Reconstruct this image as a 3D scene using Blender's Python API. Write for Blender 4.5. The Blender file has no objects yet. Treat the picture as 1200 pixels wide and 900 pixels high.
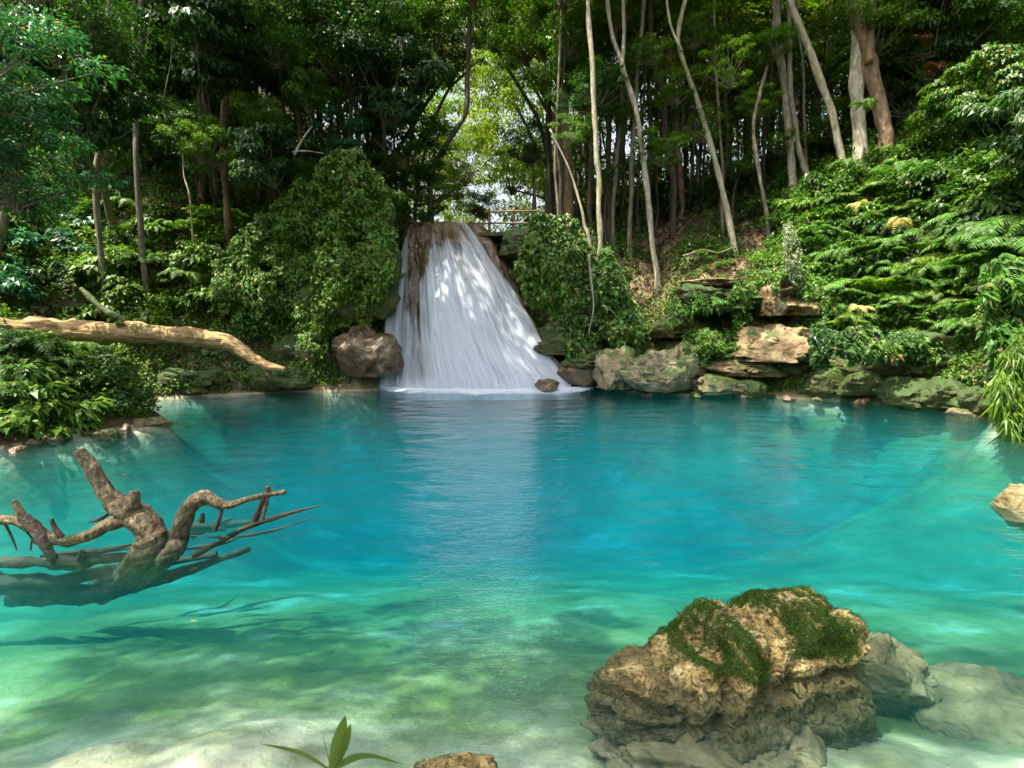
import bpy, math, random
import numpy as np
from mathutils import Vector

scn = bpy.context.scene
COL = scn.collection
rng = np.random.default_rng(7)
random.seed(7)

# ------------------------------------------------------------------ camera
CAM_H = 2.0
TH = math.atan(65 / 600.0)
F = np.array([0, math.cos(TH), -math.sin(TH)])
U = np.array([0, math.sin(TH), math.cos(TH)])
X = np.array([1.0, 0, 0])
EYE = np.array([0, 0, CAM_H])


def ray(px, py):
    return F + X * ((px - 600) / 600.0) + U * ((450 - py) / 600.0)


def P(px, py, D):
    """point seen at photo pixel (px,py) lying D metres ahead (world Y)"""
    r = ray(px, py)
    return EYE + r * (D / r[1])


def W(px, py, z=0.0):
    """point seen at photo pixel (px,py) lying at height z"""
    r = ray(px, py)
    return EYE + r * ((z - CAM_H) / r[2])


# ------------------------------------------------------------------ noise
def _h(ix, iy, iz, s):
    n = (ix * 374761393 + iy * 668265263 + iz * 2147483647 + s * 974634777) & 0xFFFFFFFF
    n = ((n ^ (n >> 13)) * 1274126177) & 0xFFFFFFFF
    n = ((n ^ (n >> 16)) * 2246822519) & 0xFFFFFFFF
    return ((n ^ (n >> 15)) & 0xFFFFFF) / float(0xFFFFFF)


def vnoise(p, s=0):
    p = np.asarray(p, float)
    i = np.floor(p).astype(np.int64)
    f = p - i
    f = f * f * f * (f * (f * 6 - 15) + 10)
    r = 0
    for a in (0, 1):
        for b in (0, 1):
            for c in (0, 1):
                w = (f[:, 0] if a else 1 - f[:, 0]) * (f[:, 1] if b else 1 - f[:, 1]) * (f[:, 2] if c else 1 - f[:, 2])
                r = r + w * _h(i[:, 0] + a, i[:, 1] + b, i[:, 2] + c, s)
    return r * 2 - 1


def fbm(p, o=4, s=0, g=0.5):
    p = np.asarray(p, float)
    r, a = 0, 1.0
    for k in range(o):
        r = r + a * vnoise(p * (2.03 ** k) + 17.3 * k, s + k)
        a *= g
    return r


def ridged(p, o=3, s=0):
    r, a = 0, 1.0
    for k in range(o):
        r = r + a * (1 - 2 * np.abs(vnoise(np.asarray(p) * (2.1 ** k) + 9.1 * k, s + k)))
        a *= 0.5
    return r


def sstep(a, b, x):
    t = np.clip((x - a) / (b - a), 0, 1)
    return t * t * (3 - 2 * t)


def norm(v):
    v = np.asarray(v, float)
    return v / np.maximum(np.linalg.norm(v, axis=-1, keepdims=True), 1e-9)


# ------------------------------------------------------------------ meshes
class MB:
    """collects triangles with material indices"""

    def __init__(self):
        self.v, self.f, self.m, self.n = [], [], [], 0

    def add(self, v, f, mat=0):
        v = np.asarray(v, np.float32).reshape(-1, 3)
        f = np.asarray(f, np.int64).reshape(-1, 3)
        self.v.append(v)
        self.f.append(f + self.n)
        self.m.append(np.full(len(f), mat, np.int32))
        self.n += len(v)
        return self

    def mesh(self, name, mats, smooth=False):
        v = np.concatenate(self.v)
        f = np.concatenate(self.f)
        m = np.concatenate(self.m)
        me = bpy.data.meshes.new(name)
        me.vertices.add(len(v))
        me.vertices.foreach_set("co", v.ravel())
        me.loops.add(len(f) * 3)
        me.loops.foreach_set("vertex_index", f.ravel().astype(np.int32))
        me.polygons.add(len(f))
        me.polygons.foreach_set("loop_start", np.arange(0, len(f) * 3, 3, dtype=np.int32))
        me.polygons.foreach_set("loop_total", np.full(len(f), 3, np.int32))
        me.polygons.foreach_set("material_index", m)
        me.polygons.foreach_set("use_smooth", np.full(len(f), smooth, bool))
        for x in mats:
            me.materials.append(x)
        me.update(calc_edges=True)
        return me


def link(name, me, parent=None, loc=(0, 0, 0), rot=(0, 0, 0), scale=(1, 1, 1)):
    o = bpy.data.objects.new(name, me)
    COL.objects.link(o)
    o.location, o.rotation_euler, o.scale = loc, rot, scale
    if parent is not None:
        o.parent = parent
    return o


def tag(o, label=None, cat=None, group=None, kind=None):
    if label:
        o["label"] = label
    if cat:
        o["category"] = cat
    if group:
        o["group"] = group
    if kind:
        o["kind"] = kind
    return o


def thing(name, label, cat, loc, group=None):
    return tag(link(name, None, None, tuple(map(float, loc))), label, cat, group)


def grid_faces(nr, nc, wrap=False):
    r = np.arange(nr - 1)[:, None]
    c = np.arange(nc if wrap else nc - 1)[None, :]
    c2 = (c + 1) % nc
    a, b, d, e = r * nc + c, r * nc + c2, (r + 1) * nc + c, (r + 1) * nc + c2
    return np.concatenate([np.stack([a, b, e], -1).reshape(-1, 3), np.stack([a, e, d], -1).reshape(-1, 3)])


def catmull(pts, n):
    pts = np.asarray(pts, float)
    if len(pts) == 2:
        t = np.linspace(0, 1, n)[:, None]
        return pts[0] * (1 - t) + pts[1] * t
    p = np.vstack([2 * pts[0] - pts[1], pts, 2 * pts[-1] - pts[-2]])
    seg = len(pts) - 1
    t = np.linspace(0, seg, n)
    i = np.minimum(t.astype(int), seg - 1)
    u = (t - i)[:, None]
    a, b, c, d = p[i], p[i + 1], p[i + 2], p[i + 3]
    return 0.5 * ((2 * b) + (-a + c) * u + (2 * a - 5 * b + 4 * c - d) * u ** 2 + (-a + 3 * b - 3 * c + d) * u ** 3)


def tube(mb, pts, rad, n=20, k=10, rough=0.0, seed=0, mat=0, freq=3.0, wob=0.0, grain=0.0):
    """tapered tube along a smooth path; rad = radii at the given points"""
    pts = np.asarray(pts, float)
    c = catmull(pts, n)
    r = np.interp(np.linspace(0, len(pts) - 1, n), np.arange(len(pts)), rad)
    t = norm(np.gradient(c, axis=0))
    ref = np.array([0.0, 0.0, 1.0]) if abs(t[:, 2].mean()) < 0.8 else np.array([0.0, 1.0, 0.0])
    s = norm(np.cross(t, ref))
    q = np.cross(s, t)
    a = np.linspace(0, 2 * np.pi, k, endpoint=False)
    ring = s[:, None, :] * np.cos(a)[None, :, None] + q[:, None, :] * np.sin(a)[None, :, None]
    if wob:
        L = np.linalg.norm(np.diff(c, axis=0), axis=1).sum()
        w = np.linspace(0, L, n)
        off = np.stack([vnoise(np.stack([w * .7, 0 * w + seed, 0 * w + j], -1), 3) for j in range(3)], -1)
        c = c + off * wob * sstep(0, .15, np.linspace(0, 1, n))[:, None]
    v = c[:, None, :] + ring * r[:, None, None]
    if rough:
        vv = v.reshape(-1, 3)
        d = fbm(vv * freq + seed * 3.7, 3, seed) * rough
        v = v + ring * (d.reshape(n, k) * r[:, None])[..., None]
    if grain:  # long ridges and splits along the wood
        arc = np.concatenate([[0], np.cumsum(np.linalg.norm(np.diff(c, axis=0), axis=1))]) / max(r.max(), .02)
        A2, S2 = np.meshgrid(a, arc)
        gp = np.stack([np.cos(A2 + S2 * .06) * 2.6, np.sin(A2 + S2 * .06) * 2.6, S2 * .22 + seed], -1).reshape(-1, 3)
        gd = ridged(gp, 3, seed + 2).reshape(n, k) * grain
        v = v + ring * (gd * r[:, None])[..., None]
    f = grid_faces(n, k, True)
    vv = np.concatenate([v.reshape(-1, 3), c[:1], c[-1:]])
    e0 = [[(j + 1) % k, j, n * k] for j in range(k)]
    b = (n - 1) * k
    e1 = [[b + j, b + (j + 1) % k, n * k + 1] for j in range(k)]
    mb.add(vv, np.concatenate([f, e0, e1]), mat)
    return c


def leaves(mb, pos, axis, nrm, length, width, mat=0, fold=0.25, droop=0.25):
    """one five-point folded leaf per row"""
    pos = np.asarray(pos, float)
    N = len(pos)
    d = norm(axis)
    s = norm(np.cross(d, nrm))
    u = np.cross(s, d)
    L = np.broadcast_to(np.asarray(length, float), (N,))[:, None]
    Wd = np.broadcast_to(np.asarray(width, float), (N,))[:, None]
    b = pos
    m = pos + d * L * .48 + u * L * .04
    l = pos + d * L * .42 + s * Wd * .5 + u * Wd * fold
    r = pos + d * L * .42 - s * Wd * .5 + u * Wd * fold
    t = pos + d * L - u * L * droop
    v = np.stack([b, l, m, r, t], 1).reshape(-1, 3)
    base = (np.arange(N) * 5)[:, None, None]
    f = (np.array([[0, 2, 1], [0, 3, 2], [1, 2, 4], [2, 3, 4]])[None] + base).reshape(-1, 3)
    mb.add(v, f, mat)


def rsph(n, r=None):
    return norm((r or rng).normal(size=(n, 3)))


# ------------------------------------------------------------------ materials
class NT:
    def __init__(self, name, world=None):
        if world is None:
            self.m = bpy.data.materials.new(name)
            self.m.use_nodes = True
            self.t = self.m.node_tree
        else:
            self.t = world.node_tree
        self.t.nodes.clear()

    def n(self, kind, _p=None, **kw):
        x = self.t.nodes.new(kind)
        for k, v in (_p or {}).items():
            setattr(x, k, v)
        for k, v in kw.items():
            k = k.replace("__", " ")
            if k.isdigit() or (k[0] == "i" and k[1:].isdigit()):
                sock = x.inputs[int(k.lstrip("i"))]
            else:
                sock = x.inputs[k]
            self.put(sock, v)
        return x

    def put(self, sock, v):
        if isinstance(v, bpy.types.NodeSocket):
            self.t.links.new(v, sock)
        elif isinstance(v, bpy.types.Node):
            self.t.links.new(v.outputs[0], sock)
        else:
            if isinstance(v, (tuple, list)) and len(v) == 3 and sock.type == 'RGBA':
                v = (*v, 1)
            sock.default_value = v

    def ramp(self, fac, stops, interp='LINEAR'):
        x = self.t.nodes.new('ShaderNodeValToRGB')
        x.color_ramp.interpolation = interp
        e = x.color_ramp.elements
        while len(e) < len(stops):
            e.new(0.5)
        for i, (p, c) in enumerate(stops):
            e[i].position = p
            e[i].color = (*c, 1) if not isinstance(c, (int, float)) else (c, c, c, 1)
        self.put(x.inputs[0], fac)
        return x

    def mix(self, fac, a, b, mode='MIX'):
        x = self.t.nodes.new('ShaderNodeMix')
        x.data_type = 'RGBA'
        x.blend_type = mode
        self.put(x.inputs[0], fac)
        self.put(x.inputs[6], a)
        self.put(x.inputs[7], b)
        return x.outputs[2]

    def math(self, op, a, b=0.0, clamp=False):
        x = self.t.nodes.new('ShaderNodeMath')
        x.operation = op
        x.use_clamp = clamp
        self.put(x.inputs[0], a)
        self.put(x.inputs[1], b)
        return x.outputs[0]

    def noise(self, scale, detail=4, rough=.55, vec=None, sc=None):
        tc = vec
        if tc is None:
            tc = self.n('ShaderNodeTexCoord').outputs['Object']
        if sc is not None:
            mp = self.n('ShaderNodeMapping', Vector=tc, Scale=sc)
            tc = mp.outputs[0]
        return self.n('ShaderNodeTexNoise', Vector=tc, Scale=scale, Detail=detail, Roughness=rough).outputs[0]

    def out(self, surf=None, vol=None, disp=None):
        o = self.t.nodes.new('ShaderNodeOutputMaterial')
        if surf is not None:
            self.put(o.inputs[0], surf)
        if vol is not None:
            self.put(o.inputs[1], vol)
        return self.m


def leaf_mat(name, dark, mid, light, rough=.42, trans=.3, tint=(1.0, 1.25, .45), spec=.45, tipcol=None):
    t = NT(name)
    isl = t.n('ShaderNodeNewGeometry').outputs['Random Per Island']
    obr = t.n('ShaderNodeObjectInfo').outputs['Random']
    pos = t.n('ShaderNodeNewGeometry').outputs['Position']
    big = t.noise(.55, 2, .5, pos)
    k = t.math('ADD', t.math('MULTIPLY', isl, .55), t.math('MULTIPLY', big, .5))
    k = t.math('ADD', k, t.math('MULTIPLY', t.math('SUBTRACT', obr, .5), .25))
    stops = [(0.1, dark), (.5, mid), (.92, light)]
    c = t.ramp(k, stops).outputs[0]
    if tipcol is not None:
        old = t.math('GREATER_THAN', t.math('FRACT', t.math('MULTIPLY', isl, 37.0)), .965)
        c = t.mix(old, c, tipcol)
    p = t.n('ShaderNodeBsdfPrincipled', Base__Color=c, Roughness=rough)
    p.inputs['Specular IOR Level'].default_value = spec
    tr = t.n('ShaderNodeBsdfTranslucent', Color=t.mix(1.0, c, (*tint, 1), 'MULTIPLY'))
    return t.out(t.n('ShaderNodeMixShader', i0=trans, i1=p, i2=tr))


def bark_mat(name, a, b, c, lichen=None, sc=(6, 6, 1.2), bump=.5, lich_amt=.55):
    t = NT(name)
    n1 = t.noise(1.6, 6, .65, sc=sc)
    n2 = t.noise(5.0, 5, .6, sc=(sc[0] * .6, sc[1] * .6, sc[2]))
    col = t.ramp(n1, [(.3, a), (.52, b), (.72, c)]).outputs[0]
    if lichen:
        n3 = t.noise(1.3, 4, .6)
        col = t.mix(t.ramp(n3, [(lich_amt, 0), (lich_amt + .12, .85)]).outputs[0], col, lichen)
    col = t.mix(t.ramp(n2, [(.35, .55), (.6, 0)]).outputs[0], col, tuple(x * .45 for x in a))
    bm = t.n('ShaderNodeBump', Strength=bump, Distance=.03, Height=t.math('ADD', n1, n2))
    return t.out(t.n('ShaderNodeBsdfPrincipled', Base__Color=col, Roughness=.8, Normal=bm))


def rock_mat(name, a, b, c, moss=None, moss_lo=.5, wet=0.0, scale=2.2, bump=.8, rough=.75, stain=(.05, .045, .03), stain_at=.62, algae=False):
    t = NT(name)
    n1 = t.noise(scale, 8, .62)
    n2 = t.noise(scale * 4.3, 6, .6)
    vo = t.n('ShaderNodeTexVoronoi', {'feature': 'DISTANCE_TO_EDGE'}, Vector=t.mix(.18, t.n('ShaderNodeTexCoord').outputs['Object'], t.n('ShaderNodeTexNoise', Scale=scale * 1.3).outputs[1]), Scale=scale * 1.7).outputs[0]
    col = t.ramp(n1, [(.3, a), (.5, b), (.68, c)]).outputs[0]
    col = t.mix(t.ramp(n2, [(.5, 0), (stain_at + .12, .8)]).outputs[0], col, stain)
    if moss:
        nz = t.n('ShaderNodeSeparateXYZ', Vector=t.n('ShaderNodeNewGeometry').outputs['Normal']).outputs[2]
        k = t.math('ADD', t.math('MULTIPLY', nz, .35), t.noise(scale * .8, 5, .6))
        col = t.mix(t.ramp(k, [(moss_lo, 0), (moss_lo + .14, 1)]).outputs[0], col, moss)
    if algae:  # brown algae grows up to the waterline
        pz = t.n('ShaderNodeSeparateXYZ', Vector=t.n('ShaderNodeNewGeometry').outputs['Position']).outputs[2]
        kz_ = t.math('ADD', pz, t.math('MULTIPLY', n1, .12))
        col = t.mix(t.ramp(kz_, [(.03, .8), (.085, 0)]).outputs[0], col, (.10, .085, .03))
    h = t.math('ADD', t.math('ADD', n1, t.math('MULTIPLY', n2, .5)), t.math('MULTIPLY', t.ramp(vo, [(0, 0), (.12, 1)]).outputs[0], .25))
    bm = t.n('ShaderNodeBump', Strength=bump, Distance=.06, Height=h)
    return t.out(t.n('ShaderNodeBsdfPrincipled', Base__Color=col, Roughness=rough - wet * .45, Normal=bm))


M = {}
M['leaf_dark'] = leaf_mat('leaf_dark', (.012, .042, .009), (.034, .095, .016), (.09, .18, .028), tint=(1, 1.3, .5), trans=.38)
M['leaf_teal'] = leaf_mat('leaf_teal', (.018, .075, .035), (.04, .15, .07), (.09, .27, .13), rough=.38, spec=.4, tipcol=(.35, .25, .03))
M['leaf_green'] = leaf_mat('leaf_green', (.024, .066, .007), (.07, .165, .014), (.17, .30, .03), trans=.38, tipcol=(.25, .17, .05))
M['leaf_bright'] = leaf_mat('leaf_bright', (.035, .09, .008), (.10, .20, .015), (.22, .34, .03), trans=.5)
M['leaf_yellow_glow'] = leaf_mat('leaf_yellow_glow', (.07, .11, .012), (.17, .24, .02), (.33, .36, .05), trans=.5)  # yellow leaves, with the sun glow of backlit foliage put into their colour
M['leaf_fern'] = leaf_mat('leaf_fern', (.025, .09, .009), (.068, .19, .017), (.16, .32, .03), trans=.35, rough=.5, tipcol=(.2, .16, .04))
M['leaf_white'] = leaf_mat('leaf_white', (.05, .10, .02), (.14, .19, .07), (.55, .55, .4), trans=.3)
M['leaf_cream'] = leaf_mat('leaf_cream', (.22, .18, .06), (.42, .34, .10), (.6, .5, .2), trans=.35, rough=.6)
M['leaf_red'] = leaf_mat('leaf_red', (.08, .05, .01), (.2, .08, .025), (.34, .17, .05), trans=.35)
M['leaf_litter'] = leaf_mat('leaf_litter', (.02, .011, .005), (.07, .037, .017), (.2, .12, .06), trans=.1, rough=.7)
M['moss_leaf'] = leaf_mat('moss_leaf', (.012, .036, .004), (.032, .08, .008), (.09, .15, .015), trans=.25, rough=.65, spec=.2)
M['bark_pale'] = bark_mat('bark_pale', (.2, .17, .11), (.36, .33, .23), (.54, .51, .38), lichen=(.2, .22, .07))
M['bark_grey'] = bark_mat('bark_grey', (.08, .07, .045), (.17, .15, .095), (.32, .29, .2), lichen=(.13, .14, .04))
M['bark_brown'] = bark_mat('bark_brown', (.09, .055, .03), (.2, .125, .065), (.34, .23, .13), lichen=(.13, .13, .05), sc=(5, 5, 1.5), bump=.9)
M['bark_dark'] = bark_mat('bark_dark', (.03, .024, .016), (.07, .055, .035), (.13, .10, .06), lichen=(.05, .07, .02))
M['log_wood'] = bark_mat('log_wood', (.20, .12, .045), (.42, .28, .12), (.6, .45, .24), lichen=(.18, .17, .03), sc=(1.1, 7, 7), bump=.9, lich_amt=.56)
M['drift_wood'] = bark_mat('drift_wood', (.03, .022, .012), (.14, .105, .055), (.42, .34, .19), lichen=(.28, .25, .06), sc=(14, 14, 5), bump=1.0, lich_amt=.57)  # the lightest tone also holds golden lit highlights put into the wood colour
M['drift_dark'] = bark_mat('drift_dark', (.02, .013, .008), (.055, .034, .02), (.12, .08, .045), sc=(6, 6, 6), bump=1.0)
M['sunk_wood'] = bark_mat('sunk_wood', (.03, .024, .012), (.07, .05, .024), (.13, .095, .05), sc=(4, 4, 4))
M['rail_wood'] = bark_mat('rail_wood', (.14, .08, .045), (.25, .15, .085), (.36, .24, .15), sc=(3, 3, 3))
M['rock_tan'] = rock_mat('rock_tan', (.085, .05, .02), (.22, .15, .068), (.40, .30, .165), moss=(.05, .085, .012), moss_lo=.68)
M['rock_mossy'] = rock_mat('rock_mossy', (.09, .065, .035), (.24, .19, .115), (.46, .39, .28), moss=(.05, .085, .012), moss_lo=.60)
M['rock_green'] = rock_mat('rock_green', (.03, .032, .009), (.065, .07, .014), (.13, .12, .032), moss=(.028, .06, .007), moss_lo=.5)
M['rock_wet'] = rock_mat('rock_wet', (.05, .033, .018), (.13, .088, .048), (.26, .19, .115), wet=.9, scale=1.6, moss=(.05, .07, .012), moss_lo=.8)
M['rock_boulder'] = rock_mat('rock_boulder', (.13, .09, .025), (.33, .24, .078), (.60, .49, .24), scale=6.5, bump=1.0, stain=(.03, .022, .010), stain_at=.48, algae=True)
M['rock_sunk'] = rock_mat('rock_sunk', (.10, .075, .03), (.20, .155, .07), (.33, .26, .14), scale=3.5, stain=(.1, .09, .03))

# ------------------------------------------------------------------ terrain
SHORE = [(-3.2, 1.45), (3.4, 1.45), (7, 2.6), (11.5, 6.0), (12.6, 8.2)]
SHORE += [tuple(W(*p)[:2]) for p in [(1215, 508), (1172, 503), (1165, 488), (1050, 474), (970, 469), (900, 465), (800, 463), (735, 459), (700, 455)]]
SHORE += [tuple(P(690, 450, 17.6)[:2]), tuple(P(640, 450, 18.6)[:2]), tuple(P(560, 450, 18.8)[:2]), tuple(P(480, 450, 18.4)[:2])]
SHORE += [tuple(W(*p)[:2]) for p in [(440, 457), (380, 458.5), (300, 461), (220, 465), (158, 468.5), (125, 474), (150, 481), (192, 488), (182, 495), (130, 504), (60, 515), (0, 526)]]
SHORE += [(-10.5, 7.4), (-9, 3.6)]
SHORE = np.array(SHORE)


def sdist(x, y):
    """signed distance to the shoreline, negative over the pool"""
    p = np.stack([x, y], -1)
    best = np.full(len(p), 1e9)
    inside = np.zeros(len(p), bool)
    n = len(SHORE)
    for i in range(n):
        a, b = SHORE[i], SHORE[(i + 1) % n]
        ab = b - a
        t = np.clip(((p - a) @ ab) / (ab @ ab), 0, 1)
        d = np.linalg.norm(p - (a + t[:, None] * ab), axis=1)
        best = np.minimum(best, d)
        cond = (a[1] > y) != (b[1] > y)
        with np.errstate(divide='ignore', invalid='ignore'):
            xi = a[0] + (y - a[1]) / (b[1] - a[1]) * ab[0]
        inside ^= cond & (x < xi)
    return np.where(inside, -best, best)


S_AT = np.array([0, .7, 1.6, 3.0, 5.0, 9.0, 22.0, 60.0])
COLS = [  # photo column, bank height at the distances S_AT
    (-1e4, [0, .2, .4, .8, 1.2, 2, 6, 14]),
    (-1200, [0, .3, .7, 1.4, 2.6, 5, 11, 22]),
    (-200, [0, .4, 1.0, 2.4, 4.5, 8, 17, 30]),
    (60, [0, .5, 1.2, 2.4, 4.6, 8.5, 18, 34]),
    (200, [0, .7, 1.6, 3.6, 6.6, 9.0, 19, 36]),
    (330, [0, .8, 2.4, 5.0, 7.0, 9.2, 19, 36]),
    (430, [0, 2.0, 4.6, 7.2, 8.0, 9.0, 14, 17]),
    (468, [0, 2.4, 5.0, 6.8, 7.0, 7.6, 9, 10]),
    (500, [0, 4.6, 5.2, 5.3, 5.35, 5.5, 5.8, 6.5]),
    (590, [0, 4.6, 5.2, 5.3, 5.35, 5.6, 6.2, 7]),
    (630, [0, 3.0, 5.2, 5.6, 6.0, 7.2, 10, 14]),
    (700, [0, .9, 2.6, 5.2, 6.2, 8.5, 17, 32]),
    (770, [0, .7, 1.6, 3.2, 4.9, 8.6, 20, 36]),
    (860, [0, .8, 2.0, 3.8, 5.2, 8.4, 20, 38]),
    (930, [0, 1.2, 3.2, 5.0, 6.6, 9.4, 22, 40]),
    (1040, [0, 1.3, 3.6, 5.4, 7.6, 10.5, 23, 42]),
    (1200, [0, 1.6, 3.8, 5.8, 8.2, 12, 25, 44]),
    (1900, [0, .8, 1.8, 3.5, 6, 10, 20, 36]),
    (3000, [0, .3, .7, 1.4, 2.6, 5, 11, 22]),
    (1e4, [0, .2, .4, .8, 1.2, 2, 6, 14]),
]
for c in COLS:
    if 690 < c[0] < 1250:
        c[1][6], c[1][7] = c[1][5] + 3.0, c[1][5] + 5
C_AT = np.array([math.atan((c[0] - 600) / 600) for c in COLS])
C_AT[0], C_AT[-1] = -2.2, 2.2
C_H = np.array([c[1] for c in COLS])

POOL = [  # photo spots of the bed: (px, py, reach across, reach along, depth)
    (110, 900, .7, .5, .16), (215, 858, .6, .38, .15), (320, 805, .55, .35, .2), (1090, 552, 2.2, 1.0, .8), (1190, 545, 1.6, 1.0, .7),
    (175, 543, 1.8, .8, .8), (60, 560, 1.6, .9, .9), (160, 505, 1.1, .8, .10), (60, 535, 1.4, .6, .35), 
    (30, 740, 1.2, .8, 1.6), (870, 880, 1.2, .6, .36),
]


def height(x, y):
    x = np.atleast_1d(np.asarray(x, float))
    y = np.atleast_1d(np.asarray(y, float))
    s = sdist(x, y)
    th = np.arctan2(x, y)
    # bank
    so = np.clip(s, 0, 59.9)
    hk = np.stack([np.interp(th, C_AT, C_H[:, k]) for k in range(len(S_AT))], -1)
    i = np.clip(np.searchsorted(S_AT, so, side='right') - 1, 0, len(S_AT) - 2)
    t = (so - S_AT[i]) / (S_AT[i + 1] - S_AT[i])
    ar = np.arange(len(x))
    bank = hk[ar, i] * (1 - t) + hk[ar, i + 1] * t
    near = np.interp(s, S_AT, C_H[0])
    k = sstep(5.0, 2.5, y)
    bank = bank * (1 - k) + near * k
    p3 = np.stack([x, y, 0 * x], -1)
    amp = sstep(0, 2.5, s)
    bank = bank + fbm(p3 * .55, 4, 5) * .45 * amp + fbm(p3 * 2.1, 3, 9) * .14 * sstep(0, .5, s)
    # bed
    d = 5.0 * (1 - np.exp(-np.clip(-s, 0, 50) / 2.4)) + .05
    shelf = np.interp(y, [1.4, 2.3, 3.0, 4.0, 5.0, 7.0, 9.0, 12, 15], [.30, .42, .58, .86, 1.15, 1.8, 2.5, 3.6, 4.6])
    d = -.35 * np.log(np.exp(-d / .35) + np.exp(-shelf / .35))
    d = np.maximum(d, .05)
    for (px, py, rx, ry, dep) in POOL:
        q = W(px, py, -dep)
        w = np.exp(-(((x - q[0]) / rx) ** 2 + ((y - q[1]) / ry) ** 2) ** 1.3)
        d = d * (1 - w) + dep * np.clip(-s / .6, 0, 1) * w
    d = d + fbm(p3 * 1.1, 4, 21) * .09 * sstep(0, 1.2, -s) * np.clip(d, .2, 1)
    rp = np.stack([x * .8 - y * .6, (x * .6 + y * .8) * 2.6, 0 * x], -1)
    d = d + fbm(p3 * 3.1, 4, 29) * .035 * sstep(0, .6, -s) * sstep(6, 3, y) + fbm(rp * .9, 4, 27) * .04 * sstep(0, .6, -s) * sstep(7, 4, y)
    return np.where(s > 0, bank, -np.maximum(d, .03))


def hit(px, py, dmax=60):
    """where the line of sight through a photo pixel meets the ground"""
    r = ray(px, py)
    t = np.arange(1.6, dmax, .04)
    q = EYE + r * t[:, None]
    h = height(q[:, 0], q[:, 1])
    k = np.nonzero(q[:, 2] < h)[0]
    if len(k) == 0:
        return P(px, py, 30)
    return q[k[0]]


def spaced(lo, hi, dense_lo, dense_hi, fine, coarse):
    a = list(np.arange(dense_lo, dense_hi, fine))
    x, st, left = dense_lo, fine, []
    while x > lo:
        st = min(st * 1.12, coarse)
        x -= st
        left.append(x)
    x, st, right = a[-1], fine, []
    while x < hi:
        st = min(st * 1.12, coarse)
        x += st
        right.append(x)
    return np.array(left[::-1] + a + right)


gx = spaced(-160, 160, -13, 15, .09, 6)
gy = spaced(-120, 260, 1.0, 23, .09, 6)
GX, GY = np.meshgrid(gx, gy)
GZ = height(GX.ravel(), GY.ravel()).reshape(GX.shape)


def blur(a, k, ax):
    b = np.apply_along_axis(lambda v: np.convolve(np.pad(v, k, mode='edge'), np.ones(2 * k + 1) / (2 * k + 1), 'valid'), ax, a)
    return b


SD = sdist(GX.ravel(), GY.ravel()).reshape(GX.shape)
# settled silt smooths the bed
GB = GZ
for _ in range(2):
    GB = blur(blur(GB, 9, 0), 9, 1)
kb = sstep(-.25, -1.0, SD) * sstep(2.2, 3.2, GY)
GZ = GZ * (1 - kb) + (GB + fbm(np.stack([GX.ravel(), GY.ravel(), 0 * GX.ravel()], -1) * 1.6, 4, 33).reshape(GX.shape) * .05) * kb
GV = np.stack([GX, GY, GZ], -1)
# rugged relief on the steep faces
gn = np.cross(np.gradient(GV, axis=1), np.gradient(GV, axis=0))
gn = norm(gn)
steep = sstep(.75, .35, gn[..., 2]) * (GZ > .2)
disp = fbm(GV.reshape(-1, 3) * np.array([1, 1, 1.5]), 4, 31).reshape(GX.shape) * .28
GV = GV + gn * (disp * steep)[..., None]


def ground_mat():
    t = NT('ground')
    pos = t.n('ShaderNodeNewGeometry').outputs['Position']
    nrm = t.n('ShaderNodeNewGeometry').outputs['Normal']
    z = t.n('ShaderNodeSeparateXYZ', Vector=pos).outputs[2]
    nz = t.n('ShaderNodeSeparateXYZ', Vector=nrm).outputs[2]
    n1 = t.noise(.9, 7, .6, pos)
    n2 = t.noise(5.0, 6, .62, pos)
    n3 = t.noise(.7, 5, .55, pos)
    soil = t.ramp(n2, [(.3, (.022, .012, .006)), (.5, (.07, .037, .017)), (.7, (.17, .10, .05))]).outputs[0]
    stone = t.ramp(n1, [(.3, (.12, .09, .05)), (.5, (.27, .2, .1)), (.7, (.42, .34, .2))]).outputs[0]
    land = t.mix(t.ramp(nz, [(.45, 1), (.75, 0)]).outputs[0], soil, stone)
    land = t.mix(t.ramp(n3, [(.5, 0), (.6, .85)]).outputs[0], land, (.035, .055, .010))
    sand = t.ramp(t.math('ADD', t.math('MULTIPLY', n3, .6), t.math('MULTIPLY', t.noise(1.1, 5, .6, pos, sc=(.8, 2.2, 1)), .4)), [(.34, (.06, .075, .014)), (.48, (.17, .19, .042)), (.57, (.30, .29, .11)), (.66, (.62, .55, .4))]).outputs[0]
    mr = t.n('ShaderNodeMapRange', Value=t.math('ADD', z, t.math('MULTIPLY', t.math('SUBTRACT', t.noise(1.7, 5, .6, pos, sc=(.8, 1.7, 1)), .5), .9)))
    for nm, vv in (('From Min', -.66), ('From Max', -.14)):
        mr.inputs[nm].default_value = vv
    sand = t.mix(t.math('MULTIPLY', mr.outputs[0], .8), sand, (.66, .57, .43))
    sand = t.mix(t.ramp(t.noise(3.2, 6, .6, pos), [(.5, 0), (.66, .55)]).outputs[0], sand, (.15, .14, .05))
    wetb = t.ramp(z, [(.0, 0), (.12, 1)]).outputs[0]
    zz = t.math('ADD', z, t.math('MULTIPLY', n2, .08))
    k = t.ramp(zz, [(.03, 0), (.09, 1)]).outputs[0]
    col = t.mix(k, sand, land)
    bm = t.n('ShaderNodeBump', Strength=.7, Distance=.08, Height=t.math('ADD', n2, n1))
    return t.out(t.n('ShaderNodeBsdfPrincipled', Base__Color=col, Roughness=.85, Normal=bm))


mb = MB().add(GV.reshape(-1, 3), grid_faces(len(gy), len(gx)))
tag(link('ground', mb.mesh('ground', [ground_mat()], True)), kind='structure')


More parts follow.
